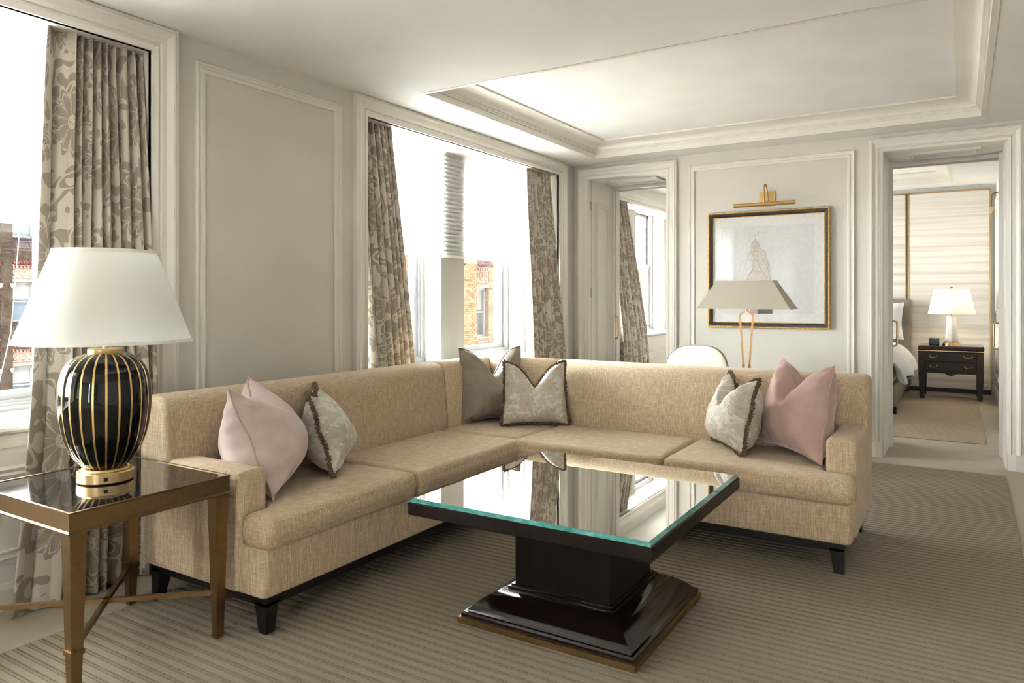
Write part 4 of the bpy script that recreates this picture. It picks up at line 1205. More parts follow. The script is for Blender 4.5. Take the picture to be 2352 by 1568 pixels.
# ------------------------------------------------------------------ curtains
def curtain(name, top, bot, xs, z1, folds, label, seed, amp=(0.028, 0.052), ztop_gather=0.18, lead=+1, z0=0.006, bow=None, wide=1.0):
    """top/bot = (y start, y end); xs = (x at the head, x at stool, x at the hem)"""
    rnd = random.Random(seed)
    nS, nH = folds*18, 56
    wdt = [rnd.uniform(0.65, 1.4) for _ in range(folds)]
    wdt[-1] *= wide
    tot = sum(wdt); edges = [0]
    for w in wdt: edges.append(edges[-1] + w/tot)
    ampf = [rnd.uniform(0.6, 1.3) for _ in range(folds)]
    if wide > 1: ampf[-1] = 0.7
    drift = [rnd.uniform(-1, 1) for _ in range(folds + 1)]
    mb = MB(); mb.uv = []
    def xz(z):
        if z > SILL: return xs[1] + (xs[0]-xs[1])*((z - SILL)/(z1 - SILL))**1.0
        return xs[2] + (xs[1]-xs[2])*(z/SILL)
    us = None
    for j in range(nH + 1):
        h = j/nH; z = z0 + (z1 - z0)*h; d = (z1 - z)/(z1 - z0)
        ya = top[0] + (bot[0]-top[0])*(d**(bow or 1.0)); yb = top[1] + (bot[1]-top[1])*(d**(bow or 1.0))
        A = amp[0] + (amp[1]-amp[0])*min(1, d*1.6)
        gather = max(0.0, 1 - d*(z1-z0)/ztop_gather)
        row = []; run = 0; prev = None
        for i in range(nS + 1):
            s = i/nS
            k = min(folds - 1, max(0, next((q for q in range(folds) if edges[q+1] >= s), folds-1)))
            t = (s - edges[k])/(edges[k+1]-edges[k])
            ph = 2*math.pi*t
            f = math.cos(ph)
            f = math.copysign(abs(f)**0.8, f)*ampf[k]
            f2 = f*(1 - 0.35*gather) + gather*0.5*math.cos(ph*2 + 0.6)
            omega = math.sin(ph)*0.35*(edges[k+1]-edges[k])*(1 - 0.5*gather)*min(1, 0.3 + d)
            y = ya + (yb - ya)*(s + omega*0.9) + 0.006*drift[k]*math.sin(d*5 + k)
            x = xz(z) + A*f2 + 0.006*noise.noise(Vector((s*9, z*1.3, seed)))
            row.append((x, y, z))
        mb.v += row
        if us is None or j == nH//3:
            us = [0]
            for p, q in zip(row, row[1:]): us.append(us[-1] + math.hypot(q[0]-p[0], q[1]-p[1]))
    for j in range(nH + 1):
        z = z0 + (z1-z0)*j/nH
        for i in range(nS + 1): mb.uv.append((us[i] + seed*1.7, z + seed*0.31))
    for j in range(nH):
        for i in range(nS):
            a = j*(nS+1) + i; mb.f.append((a, a+1, a+nS+2, a+nS+1))
    o = mb.build(name, M['damask'], None, 180)
    md = o.modifiers.new('thickness', 'SOLIDIFY'); md.thickness = 0.004
    tag(o, label, 'curtain', 'damask curtains')
    return o
curtain('damask_curtain', (-4.395, -4.80), (-4.44, -5.03), (-0.10, 0.050, 0.075), HEAD + 0.05, 9, 'taupe and cream damask curtain behind the striped table lamp', 11, amp=(0.030, 0.064), wide=2.6)
curtain('damask_curtain', (-2.915, -2.625), (-2.915, -2.53), (-0.10, 0.040, 0.060), HEAD + 0.05, 6, 'damask curtain on the side of the sofa window nearer the lamp', 12, amp=(0.028, 0.050), bow=0.8)
curtain('damask_curtain', (-0.37, -0.80), (-0.335, -0.97), (-0.10, 0.035, 0.060), HEAD + 0.05, 8, 'damask curtain on the side of the sofa window nearer the doorway', 13, amp=(0.028, 0.050))
curtain('damask_curtain', (1.80, 2.32), (1.85, 2.74), (BW - 0.10, BW + 0.04, BW + 0.06), 2.50, 6, 'damask curtain in the bedroom flaring beside the doorway jamb', 14, bow=0.9)
curtain('damask_curtain', (4.40, 3.94), (4.40, 4.02), (BW - 0.10, BW + 0.04, BW + 0.06), 2.50, 8, 'sunlit damask curtain on the far side of the bedroom window', 15)

# ------------------------------------------------------------------ framed drawing and picture light
def picture():
    x0, x1, z0, z1 = 1.337, 2.337, 0.993, 1.994
    root = empty('framed_drawing', ((x0+x1)/2, 0, z0)); tag(root, 'framed figure drawing in black and gilt frame on the panelled wall', 'picture')
    fn = backfn
    m = MB(); sweep_rect(m, x0, x1, z0, z1, [(-0.016, 0.006), (0.0, 0.006), (0.0, 0.032), (-0.004, 0.040), (-0.010, 0.040), (-0.016, 0.033), (-0.016, 0.006)][:-1], fn); m.build('gilt_outer_frame', M['gilt'], root, 40)
    m = MB(); sweep_rect(m, x0, x1, z0, z1, [(-0.016, 0.006), (-0.016, 0.033), (-0.030, 0.030), (-0.044, 0.020), (-0.044, 0.006)], fn); m.build('black_frame', M['black_frame'], root, 30)
    m = MB(); sweep_rect(m, x0, x1, z0, z1, [(-0.044, 0.006), (-0.044, 0.022), (-0.049, 0.021), (-0.050, 0.006)], fn); m.build('gilt_slip', M['gilt'], root)
    MB().box(x0 + 0.01, x1 - 0.01, -0.009, -0.003, z0 + 0.01, z1 - 0.01).build('backing', M['mat_board'], root)
    # mat with bevelled window
    mx0, mx1, mz0, mz1 = 1.455, 2.215, 1.115, 1.865
    m = MB(); wall_holes(m, x0 + 0.047, x1 - 0.047, z0 + 0.047, z1 - 0.047, 0.009, 0.0125, [(mx0, mx1, mz0, mz1)], lambda a, b, h: (a, -h, b)); m.build('mat', M['mat_board'], root)
    pp = MB().box(mx0 - 0.01, mx1 + 0.01, -0.0100, -0.0095, mz0 - 0.01, mz1 + 0.01).build('paper', M['paper'], root)
    # drawing: strokes in drawing units (photo zoom), mapped onto the paper
    def mp(a, b): return (1.455 + (a - 175)/(1105 - 175)*0.76, 1.865 - (b - 520 + (a - 175)*0.035)/(1400 - 490 - 20)*0.76)
    def fill(pts, mat, off):
        q = MB(); v = [(*mp(*p), ) for p in pts]
        q.add([(a, -off, b) for a, b in v], [tuple(range(len(v)))]); q.build('wash', mat, pp)
    fill([(500, 665), (530, 640), (560, 680), (585, 740), (640, 760), (625, 815), (665, 860), (690, 930), (692, 1010), (680, 1180), (440, 1180), (440, 1060), (490, 960), (505, 860), (475, 780)], M['wash'], 0.01015)
    fill([(505, 665), (545, 650), (562, 700), (575, 745), (505, 755), (490, 710)], M['wash2'], 0.01022)
    fill([(505, 955), (545, 935), (590, 955), (640, 1180), (480, 1180)], M['wash'], 0.01022)
    fill([(470, 1240), (545, 1240), (545, 1385), (470, 1385)], M['pink_patch'], 0.01025)
    fill([(545, 1240), (700, 1240), (697, 1385), (545, 1385)], M['grey_patch'], 0.01025)
    S = [[(425, 540), (450, 565), (465, 600), (460, 660), (445, 730), (450, 780), (470, 800)], [(560, 560), (555, 590), (530, 600), (525, 640)], [(470, 590), (500, 600), (535, 598)],
         [(525, 640), (500, 665), (478, 710), (474, 750), (490, 780), (510, 750)], [(525, 640), (555, 670), (565, 710), (590, 745), (625, 770), (648, 760), (630, 800)],
         [(470, 770), (450, 800), (445, 830), (480, 855), (505, 850), (500, 900), (505, 945), (470, 980), (450, 1010), (435, 1070)], [(510, 760), (505, 800), (515, 840), (545, 855), (560, 900), (590, 960), (640, 1020), (640, 1070)],
         [(545, 780), (548, 820)], [(600, 830), (640, 900), (665, 980), (680, 1070)], [(630, 800), (650, 880), (670, 960)], [(455, 835), (425, 880), (415, 930), (390, 1000), (388, 1040), (392, 1060), (345, 1050), (335, 1070)],
         [(395, 850), (365, 920), (352, 1010), (315, 1040), (330, 1065)], [(505, 955), (540, 965), (585, 968)], [(450, 1010), (480, 970), (505, 952)], [(510, 755), (560, 765), (600, 790)]]
    q = MB(); q2 = MB()
    for i, s in enumerate(S):
        pts = []
        for (a, b), (c, d) in zip(s, s[1:]):
            for k in range(4): pts.append((a + (c-a)*k/4, b + (d-b)*k/4))
        pts.append(s[-1])
        P = [mp(a + 2.5*math.sin(j*1.3 + i), b + 2*math.cos(j*1.7 + i)) for j, (a, b) in enumerate(pts)]
        dst = q2 if i in (0, 2, 10, 11) else q
        for (a, b), (c, d) in zip(P, P[1:]):
            t = Vector((c-a, d-b)); t.normalize(); nn = Vector((-t.y, t.x))*(0.0010 if dst is q else 0.0007)
            dst.add([(a + nn.x, -0.0104, b + nn.y), (c + nn.x, -0.0104, d + nn.y), (c - nn.x, -0.0104, d - nn.y), (a - nn.x, -0.0104, b - nn.y)], [(0, 1, 2, 3)])
    q.build('ink_lines', M['ink'], pp, kind='stuff'); q2.build('pencil_lines', M['ink_light'], pp, kind='stuff')
    MB().box(x0 + 0.045, x1 - 0.045, -0.0165, -0.0150, z0 + 0.045, z1 - 0.045).build('glass', M['pic_glass'], root)
    return root
picture()

def picture_light(root_loc, label, fn, parts_scale=1.0):
    root = empty('picture_light', root_loc); tag(root, label, 'picture light')
    ox, oy, oz = root_loc
    B = lambda mb, nm, sm=None: mb.build(nm, M['brass'], root, sm)
    m = MB()
    def F(a, b, p): return fn(a, b, p)
    def bx(mb, a0, a1, b0, b1, p0, p1):
        v = [F(a, b, p) for p in (p0, p1) for a, b in ((a0, b0), (a1, b0), (a1, b1), (a0, b1))]
        return mb.add(v, [(0,1,2,3),(4,5,6,7),(0,1,5,4),(1,2,6,5),(2,3,7,6),(3,0,4,7)])
    B(bx(MB(), -0.064, 0.064, 0.0, 0.125, 0.0, 0.010), 'back_plate')
    B(bx(MB(), -0.010, 0.010, 0.045, 0.085, 0.010, 0.030), 'arm_mount')
    pts = [F(0, 0.075, 0.026)]
    for k in range(11):
        a = math.pi*k/10; pts.append(F(0, 0.130 + 0.045*math.sin(a), 0.026 + 0.052*(1-math.cos(a))))
    pts.append(F(0, 0.02, 0.130))
    B(MB().tube(pts, 0.0065, 8), 'arm', 60)
    B(MB().tube([F(0, 0.035, 0.130), F(0, 0.012, 0.130)], 0.012, 10), 'knuckle', 60)
    B(MB().tube([F(-0.245, 0.004, 0.130), F(0.245, 0.004, 0.130)], 0.0165, 14), 'lamp_tube', 60)
    for s in (-1, 1): B(MB().tube([F(s*0.235, 0.004, 0.130), F(s*0.249, 0.004, 0.130)], 0.0180, 14), 'end_cap', 60)
    return root
picture_light((1.84, -0.001, 2.03), 'aged brass picture light mounted above the framed drawing', lambda a, b, p: (1.84 + a, -0.001 - p, 2.03 + b))
picture_light((BX - 0.001, 2.06, 2.10), 'brass picture light on the bedroom side wall seen through the doorway', lambda a, b, p: (BX - 0.001 - p, 2.06 + a*0.75, 2.10 + b))

# ------------------------------------------------------------------ desk, desk lamp and chair behind the sofa
def desk():
    x0, x1, y0, y1, zt = 1.45, 2.62, -1.82, -1.20, 0.745
    root = empty('writing_desk', ((x0+x1)/2, (y0+y1)/2, 0)); tag(root, 'dark writing desk standing behind the sofa', 'desk')
    MB().bbox(x0, x1, y0, y1, zt - 0.03, zt, 0.005).build('top', M['walnut'], root)
    MB().box(x0 + 0.05, x1 - 0.05, y0 + 0.04, y1 - 0.04, zt - 0.11, zt - 0.03).build('apron', M['walnut'], root)
    for sx, x in ((1, x0 + 0.04), (-1, x1 - 0.04)):
        for sy, y in ((1, y0 + 0.04), (-1, y1 - 0.04)):
            sq = lambda w, z: [(x, y, z), (x + sx*w, y, z), (x + sx*w, y + sy*w, z), (x, y + sy*w, z)]
            MB().rings([sq(0.03, 0), sq(0.05, zt - 0.03)]).build('leg', M['walnut'], root)
desk()

def desk_lamp():
    cx, cy, z0 = 2.028, -1.475, 0.745
    root = empty('desk_lamp', (cx, cy, z0)); tag(root, 'slim brass desk lamp with rectangular linen shade behind the sofa', 'desk lamp')
    MB().bbox(cx - 0.10, cx + 0.10, cy - 0.06, cy + 0.06, z0, z0 + 0.02, 0.004).build('base', M['copper'], root)
    for s in (-1, 1):
        lg = MB()
        P = [(cx + s*0.020, cy, z0 + 0.02), (cx + s*0.020, cy, z0 + 0.055), (cx + s*0.043, cy, z0 + 0.385), (cx, cy, z0 + 0.415)]
        for a, b in zip(P, P[1:]): lg.bar(a, b, 0.010, 0.013, (0, 1, 0))
        l = lg.build('leg', M['copper'], root)
        MB().box(cx + s*0.020 - 0.0075, cx + s*0.020 + 0.0075, cy - 0.0075, cy + 0.0075, z0 + 0.02, z0 + 0.058).build('foot_cuff', M['copper'], l)
    MB().lathe([(0.008, 0.408), (0.008, 0.435), (0.010, 0.437), (0.010, 0.45), (0.004, 0.45), (0.004, 0.62)], (cx, cy, z0), 12).build('stem', M['copper'], root, 30)
    zb, zt = 1.172, 1.356
    def rc(w, d, z): return [(cx - w, cy - d, z), (cx + w, cy - d, z), (cx + w, cy + d, z), (cx - w, cy + d, z)]
    s = MB().rings([rc(0.300, 0.128, zb), rc(0.182, 0.070, zt)], False, False).build('shade', M['linen_shade'], root)
    s.modifiers.new('thickness', 'SOLIDIFY').thickness = 0.002
    m = MB()
    for w, d, z in ((0.300, 0.128, zb), (0.182, 0.070, zt)):
        r = rc(w, d, z)
        for a, b in zip(r, r[1:] + r[:1]): m.bar(a, b, 0.004, 0.004)
    m.build('binding', M['linen_shade'], s)
    m = MB(); m.bar((cx - 0.18, cy, zt - 0.02), (cx + 0.18, cy, zt - 0.02), 0.004, 0.004); m.build('spider', M['copper'], s)
desk_lamp()

def chair():
    cx, cy = 1.472, -0.76
    root = empty('desk_chair', (cx, cy, 0)); tag(root, 'cream leather chair with a rounded back and taupe piping', 'chair')
    n = 28; w = 0.245; zc = 0.62; top = 0.868
    def outl(k, ins=0.0):
        pts = []
        for i in range(n + 1):
            a = math.pi*i/n
            x = (w - ins)*math.copysign(abs(math.cos(a))**0.72, math.cos(a)); z = zc + (top - zc - ins)*abs(math.sin(a))**0.72
            pts.append((x, z))
        pts += [(-(w - ins)*0.93, 0.45 + ins), ((w - ins)*0.93, 0.45 + ins)]
        return pts
    mb = MB()
    rings = []
    for ins, y in ((0.03, -0.012), (0.012, -0.006), (0.0, 0.004), (0.0, 0.046), (0.012, 0.056), (0.03, 0.060)):
        rings.append([(cx + x, cy + y - 0.05*(x/w)**2, z) for x, z in outl(0, ins)])
    mb.rings(rings); mb.build('backrest', M['leather'], root, 50)
    for y in (0.003, 0.047):
        pts = [(cx + x*1.006, cy + y - 0.05*(x/w)**2, z + 0.001) for x, z in outl(0, -0.001)[:n+1]]
        MB().tube(pts, 0.003, 6).build('piping', M['leather_pipe'], root, 60)
    sm = MB(); soft_prism(sm, round_poly([(cx - 0.24, cy - 0.40), (cx + 0.24, cy - 0.40), (cx + 0.23, cy + 0.05), (cx - 0.23, cy + 0.05)], 0.07, 5), XY, 0.40, 0.49, 0.02)
    sm.build('seat', M['leather'], root, 50)
    for sx in (-1, 1):
        for y in (-0.36, 0.02):
            sq = lambda q, z: [(cx + sx*0.20 - q, cy + y - q, z), (cx + sx*0.20 + q, cy + y - q, z), (cx + sx*0.20 + q, cy + y + q, z), (cx + sx*0.20 - q, cy + y + q, z)]
            MB().rings([sq(0.012, 0), sq(0.02, 0.41)]).build('leg', M['walnut'], root)
chair()

# ------------------------------------------------------------------ bedroom
def wall_panels():
    root = empty('headboard_wall_panel', (3.0, BY, 0)); tag(root, 'striated wallpaper panel with brass edge trim behind the nightstand', 'wall panel')
    MB().box(2.635, 3.545, BY - 0.06, BY - 0.001, 0.06, 2.645).build('panel', M['stripe'], root)
    for a, b, c, d in ((2.618, 2.635, 0.06, 2.66), (3.545, 3.558, 0.06, 2.66), (2.618, 3.558, 2.645, 2.66)):
        MB().box(a, b, BY - 0.066, BY - 0.001, c, d).build('brass_trim', M['brass'], root)
    MB().box(2.60, 3.57, BY - 0.045, BY - 0.001, 0.0, 0.06).build('base_strip', M['walnut'], root)
    root = empty('headboard_wall_panel', (1.7, BY, 0)); tag(root, 'striated wallpaper panel with brass edge trim behind the headboard', 'wall panel')
    MB().box(0.9, 2.590, BY - 0.06, BY - 0.001, 0.06, 2.645).build('panel', M['stripe'], root)
    for a, b, c, d in ((2.590, 2.607, 0.06, 2.66), (0.9, 2.607, 2.645, 2.66)):
        MB().box(a, b, BY - 0.066, BY - 0.001, c, d).build('brass_trim', M['brass'], root)
wall_panels()

def nightstand():
    x0, x1, y0, y1, zt = 2.778, 3.475, 3.95, 4.50, 0.655
    root = empty('nightstand', ((x0+x1)/2, (y0+y1)/2, 0)); tag(root, 'dark walnut nightstand with two drawers and brass pulls', 'nightstand')
    W = M['walnut']
    MB().bbox(x0, x1, y0, y1, zt - 0.055, zt - 0.006, 0.012).build('top', W, root)
    MB().box(x0 + 0.012, x1 - 0.012, y0 + 0.012, y1 - 0.012, zt - 0.006, zt).build('glass_top', M['dark_window'], root)
    MB().box(x0 + 0.004, x1 - 0.004, y0 + 0.002, y1, zt - 0.066, zt - 0.058).build('brass_line', M['brass'], root)
    bx0, bx1 = x0 + 0.075, x1 - 0.075
    MB().box(bx0 - 0.02, bx1 + 0.02, y0 + 0.03, y1 - 0.01, 0.335, zt - 0.066).build('body', W, root)
    for z0, z1 in ((0.462, 0.578), (0.345, 0.455)):
        d = MB().bbox(bx0 + 0.004, bx1 - 0.004, y0 + 0.018, y0 + 0.05, z0, z1, 0.003).build('drawer', W, root)
        for px in (bx0 + 0.09, bx1 - 0.09):
            zc = (z0+z1)/2 + 0.012
            q = MB().tube([(px + 0.04*math.cos(math.pi*k/8), y0 + 0.004, zc - 0.022*math.sin(math.pi*k/8)) for k in range(9)], 0.004, 6)
            for s in (-1, 1): q.lathe([(0.010, 0.0), (0.010, 0.004)], (px + s*0.04, y0 + 0.008, zc - 0.002), 8)
            q.build('pull', M['brass'], d)
    # scalloped apron
    ap = [(bx0, 0.335), (bx0, 0.318), (bx0 + 0.21, 0.315), (bx0 + 0.235, 0.298), (bx0 + 0.275, 0.288), (bx0 + 0.315, 0.298), (bx0 + 0.34, 0.315), (bx1, 0.318), (bx1, 0.335)]
    MB().prism(ap, XZ_y, y0 + 0.02, y0 + 0.045).build('apron', W, root)
    m = MB(); pts = [(a, y0 + 0.018, b) for a, b in ap[1:-1]]; m.tube([(x0 + 0.01, y0 + 0.018, 0.318)] + pts + [(x1 - 0.01, y0 + 0.018, 0.318)], 0.003, 6); m.build('brass_bead', M['brass'], root)
    for sx, x in ((1, x0), (-1, x1)):
        for sy, y in ((1, y0), (-1, y1)):
            sq = lambda w, z, o=0.0: [(x + sx*o, y + sy*0.005, z), (x + sx*(o + w), y + sy*0.005, z), (x + sx*(o + w), y + sy*w, z), (x + sx*o, y + sy*w, z)]
            MB().rings([sq(0.052, 0.0, 0.02), sq(0.072, 0.3, 0.006), sq(0.072, zt - 0.066, 0.004)]).build('leg', W, root)
nightstand()

def bedside_lamp():
    c = (3.135, 4.20, 0.655)
    root = empty('bedside_lamp', c); tag(root, 'frosted glass bedside lamp with white shade on the nightstand', 'table lamp')
    MB().lathe([(0.100, 0), (0.100, 0.022), (0.092, 0.026), (0.088, 0.034), (0.074, 0.038), (0.05, 0.038)], c, 32).build('base', M['brass'], root, 30)
    MB().lathe([(0.070, 0.036), (0.055, 0.36)], c, 8).build('glass_column', M['frost'], root)
    MB().lathe([(0.056, 0.36), (0.056, 0.368), (0.008, 0.37), (0.008, 0.42)], c, 24).build('collar', M['bronze'], root, 30)
    zb, zt, rb, rt = 0.388, 0.700, 0.258, 0.188
    s = MB().lathe([(rb, zb), (rt, zt)], c, 48, False, False).build('shade', M['lampshade'], root, 60)
    MB().lathe([(0.004, zt - 0.05), (0.004, zt + 0.005), (0.016, zt + 0.008), (0.018, zt + 0.016), (0.010, zt + 0.026), (0.001, zt + 0.028)], c, 16).build('finial', M['bronze'], root, 40)
    ld = bpy.data.lights.new('bulb', 'POINT'); ld.energy = 1.6; ld.color = (1, 0.82, 0.6); ld.shadow_soft_size = 0.04
    lo = bpy.data.objects.new('bulb', ld); COL.objects.link(lo); lo.parent = root; lo.location = (0, 0, 0.54)
M['frost'] = m_translucent('frosted_glass', (0.84, 0.83, 0.79), 0.35)
bedside_lamp()

o = MB().bbox(2.89, 3.005, 4.10, 4.20, 0.656, 0.74, 0.006).build('clock_box', M['black_plastic']); tag(o, 'small black clock box on the nightstand beside the lamp', 'clock')
MB().box(2.895, 3.0, 4.097, 4.103, 0.70, 0.728).build('display', M['dark_window'], o)
o = empty('wall_switch', (2.925, BY - 0.06, 0.88)); tag(o, 'white wall switch plate above the nightstand', 'switch')
MB().bbox(2.862, 2.987, BY - 0.067, BY - 0.0605, 0.88, 1.006, 0.003).build('plate', M['white_plate'], o)
for i in range(2):
    for j in range(3): MB().box(2.885 + i*0.045, 2.920 + i*0.045, BY - 0.069, BY - 0.066, 0.905 + j*0.028, 0.927 + j*0.028).build('button', M['white_plate'], o)

def bed():
    xr = 2.665; xl = 0.85; y0, y1 = 2.32, 4.66
    root = empty('bed', ((xl+xr)/2, (y0+y1)/2, 0)); tag(root, 'upholstered taupe bed made up with white duvet', 'bed')
    Lm = M['taupe_leather']
    q = MB(); soft_prism(q, round_poly([(xl, y0), (xr - 0.02, y0), (xr - 0.02, y1), (xl, y1)], 0.06, 5), XY, 0.075, 0.32, 0.03); q.build('base', Lm, root, 50)
    q = MB(); soft_prism(q, round_poly([(xl - 0.05, 0.08), (2.665, 0.08), (2.665, 1.235), (xl - 0.05, 1.235)], [0.01, 0.01, 0.06, 0.06], 6), XZ_y, y1, y1 + 0.12, 0.03); q.build('headboard', Lm, root, 50)
    q = MB(); soft_prism(q, round_poly([(xl, 0.08), (2.30, 0.08), (2.30, 1.21), (xl, 1.21)], 0.05, 6), XZ_y, y1 - 0.035, y1 + 0.02, 0.03); q.build('headboard_pad', Lm, root, 50)
    for x, y in ((2.60, y0 + 0.08), (xl + 0.08, y0 + 0.08), (2.60, y1), (xl + 0.08, y1)): MB().box(x - 0.05, x + 0.05, y - 0.05, y + 0.05, 0, 0.08).build('leg', M['black_wood'], root)
    q = MB(); soft_prism(q, round_poly([(xl + 0.02, y0 + 0.03), (2.62, y0 + 0.03), (2.62, y1 - 0.04), (xl + 0.02, y1 - 0.04)], 0.08, 5), XY, 0.31, 0.58, 0.05); q.build('mattress', M['bedlinen2'], root, 50)
    # duvet with draped side
    prof = [(xl - 0.05, 0.30), (xl - 0.06, 0.5), (xl, 0.63), (1.2, 0.70), (1.8, 0.715), (2.3, 0.705), (2.52, 0.675), (2.63, 0.62), (2.69, 0.53), (2.72, 0.43), (2.735, 0.34)]
    rings = []; ny = 46
    for j in range(ny + 1):
        y = y0 - 0.02 + (y1 - 0.42 - y0)*j/ny
        ring = []
        e = min(1, j/3.0)
        for i, (x, z) in enumerate(prof):
            hang = 1 if i > 7 else (0.4 if i > 5 else 0.0)
            wv = noise.noise(Vector((x*2.2, y*3.1, 1.7)))
            fx = 0.055*hang*math.sin(y*9 + 1.2*math.sin(y*3)) + 0.02*wv
            fz = 0.028*wv + (0.05*hang*math.sin(y*5.0 + 0.7) if i >= 9 else 0)
            ring.append((x + fx, y, 0.33 + (z - 0.33)*(0.75 + 0.25*e) + fz))
        rings.append(ring)
    q = MB(); q.rings(rings, False, False, closed=False)
    d = q.build('duvet', M['bedlinen'], root, 180)
    md = d.modifiers.new('sub', 'SUBSURF'); md.levels = 1; md.render_levels = 2
    md = d.modifiers.new('thickness', 'SOLIDIFY'); md.thickness = 0.03
bed()
pillow('bed_pillow', 0.74, 0.50, 0.20, (2.22, 4.46, 0.70), 0.0, R(14), (M['bedlinen2'], M['bedlinen2']), 'white bed pillow with a flanged edge propped on the headboard', 0.0, seed=21)
bpy.data.objects['bed_pillow']['group'] = 'bed pillows'
pillow('bed_pillow', 0.74, 0.50, 0.20, (1.35, 4.46, 0.70), 0.0, R(14), (M['bedlinen2'], M['bedlinen2']), 'white bed pillow on the far half of the bed', 0.0, seed=22)
bpy.data.objects['bed_pillow.001']['group'] = 'bed pillows'

# ------------------------------------------------------------------ buildings across the street
def facade(name, X, y0, bays, z0, floors, label, pier=0.85, win=0.92, gap=0.95, fh=3.35, pat=None, depth=3.0, BR='brick', ST='stone'):
    """brick front facing +x; bays repeat pier | window | slim pier | window"""
    pitch = pier + win + 0.45 + win
    root = empty(name, (X, y0, z0)); tag(root, label, 'building', 'buildings across the street')
    W = bays*pitch + pier; H_ = floors*fh
    MB().box(X - depth, X - 0.30, y0, y0 + W, z0, z0 + H_).build('core', M['dark_window'], root)
    q = MB()
    for b in range(bays + 1): q.box(X - 0.32, X + 0.10, y0 + b*pitch, y0 + b*pitch + pier, z0, z0 + H_)
    for b in range(bays): q.box(X - 0.32, X, y0 + b*pitch + pier + win, y0 + b*pitch + pier + win + 0.45, z0, z0 + H_)
    q.build('brick_piers', M[BR], root)
    def share(nm, mb, mat, locs, par):
        first = None
        for (yy, zz) in locs:
            if first is None:
                first = mb.build(nm, mat, par); ref = (yy, zz); objs = [first]
            else:
                o = first.copy(); COL.objects.link(o); o.parent = par
                o.location = (0, yy - ref[0], zz - ref[1]); objs.append(o)
        return objs
    ww = [(y0 + b*pitch + pier + s*(win + 0.45), z0 + f*fh) for b in range(bays) for s in (0, 1) for f in range(floors)]
    wy, wz = ww[0]
    wh = 1.83
    # spandrel below the window, window frame, panes, carved panel above, capitals
    zz = wz + 0.62
    share('spandrel', MB().box(X - 0.31, X - 0.02, wy, wy + win, wz, zz), M[ST], ww, root)
    sp = MB(); sweep_rect(sp, wy + 0.14, wy + win - 0.14, wz + 0.12, zz - 0.16, [(-0.05, 0), (-0.05, 0.05), (0, 0.05), (0, 0)], lambda a, b, p: (X - 0.02 + p, a, b))
    for k in range(12): sp.box(X - 0.02, X + 0.05, wy + 0.02 + k*win/12, wy + 0.02 + k*win/12 + win/24, zz - 0.10, zz - 0.05)
    sp.box(X - 0.02, X + 0.09, wy, wy + win, zz - 0.045, zz)
    share('spandrel_carving', sp, M[ST], ww, root)
    fr = MB()
    fr.box(X - 0.30, X - 0.18, wy, wy + 0.07, zz, zz + wh); fr.box(X - 0.30, X - 0.18, wy + win - 0.07, wy + win, zz, zz + wh)
    fr.box(X - 0.30, X - 0.18, wy, wy + win, zz, zz + 0.07); fr.box(X - 0.30, X - 0.18, wy, wy + win, zz + wh - 0.09, zz + wh)
    fr.box(X - 0.28, X - 0.20, wy, wy + win, zz + wh*0.5 - 0.03, zz + wh*0.5 + 0.03)
    share('window_frame', fr, M['frame_ext'], ww, root)
    share('roller_blind', MB().box(X - 0.285, X - 0.275, wy + 0.07, wy + win - 0.07, zz + wh*0.55, zz + wh - 0.09), M['roller'], ww, root)
    share('window_pane', MB().box(X - 0.262, X - 0.258, wy + 0.07, wy + win - 0.07, zz + 0.07, zz + wh - 0.09), M['pane'], ww, root)
    zc = zz + wh
    cp = MB().box(X - 0.31, X + 0.02, wy, wy + win, zc, zc + 0.22)
    for k in range(14): cp.box(X + 0.02, X + 0.06, wy + k*win/14, wy + k*win/14 + win/28, zc + 0.14, zc + 0.19)
    cp.box(X + 0.0, X + 0.08, wy, wy + win, zc + 0.195, zc + 0.23)
    share('lintel', cp, M['stone'], ww, root)
    ca = MB().box(X - 0.31, X - 0.03, wy, wy + win, zc + 0.22, zc + 0.72)
    for k in range(3):
        cy_ = wy + win*(k + 0.5)/3
        ring = [(X - 0.02, cy_ + 0.10*math.cos(2*math.pi*i/14), zc + 0.45 + 0.17*math.sin(2*math.pi*i/14)) for i in range(14)]
        ca.tube(ring, 0.03, 5, closed=True)
        ca.tube([(X - 0.02, cy_ + 0.06*math.sin(i*0.9), zc + 0.30 + i*0.05) for i in range(7)], 0.022, 5)
    for k in range(6): ca.box(X - 0.03, X + 0.06, wy + 0.02 + k*win/6, wy + 0.02 + k*win/6 + win/12, zc + 0.64, zc + 0.74)
    ca.box(X - 0.05, X + 0.10, wy, wy + win, zc + 0.74, zc + 0.80)
    share('carved_panel', ca, M['stone'], ww, root)
    ti = MB()
    for k in range(7): ti.tube([(X - 0.02, wy + win*(k + 0.5)/7, zc + 0.98), (X + 0.22, wy + win*(k + 0.5)/7, zc + 0.80)], 0.06, 6)
    share('infill', MB().box(X - 0.31, X - 0.02, wy, wy + win, zc + 0.70, wz + fh), M[BR], ww, root)
    share('tile_awning', ti, M['tile'], ww, root)
    br = MB()
    for s in (0, 1):
        yb = wy + s*win
        br.box(X - 0.1, X + 0.06, yb - 0.16*(1 - s) - 0.0, yb + 0.16*s + 0.0, zc - 0.34, zc)
    cpb = MB().tube([(X + 0.05, wy - 0.02, zc - 0.30), (X + 0.10, wy - 0.02, zc - 0.08)], [0.05, 0.10], 8)
    cpb.tube([(X + 0.05, wy + win + 0.02, zc - 0.30), (X + 0.10, wy + win + 0.02, zc - 0.08)], [0.05, 0.10], 8)
    share('capital', cpb, M['stone'], ww, root)
    return root
M['frame_ext'] = plain('far_window_frame', (0.085, 0.088, 0.09), 0.6, 0.1)
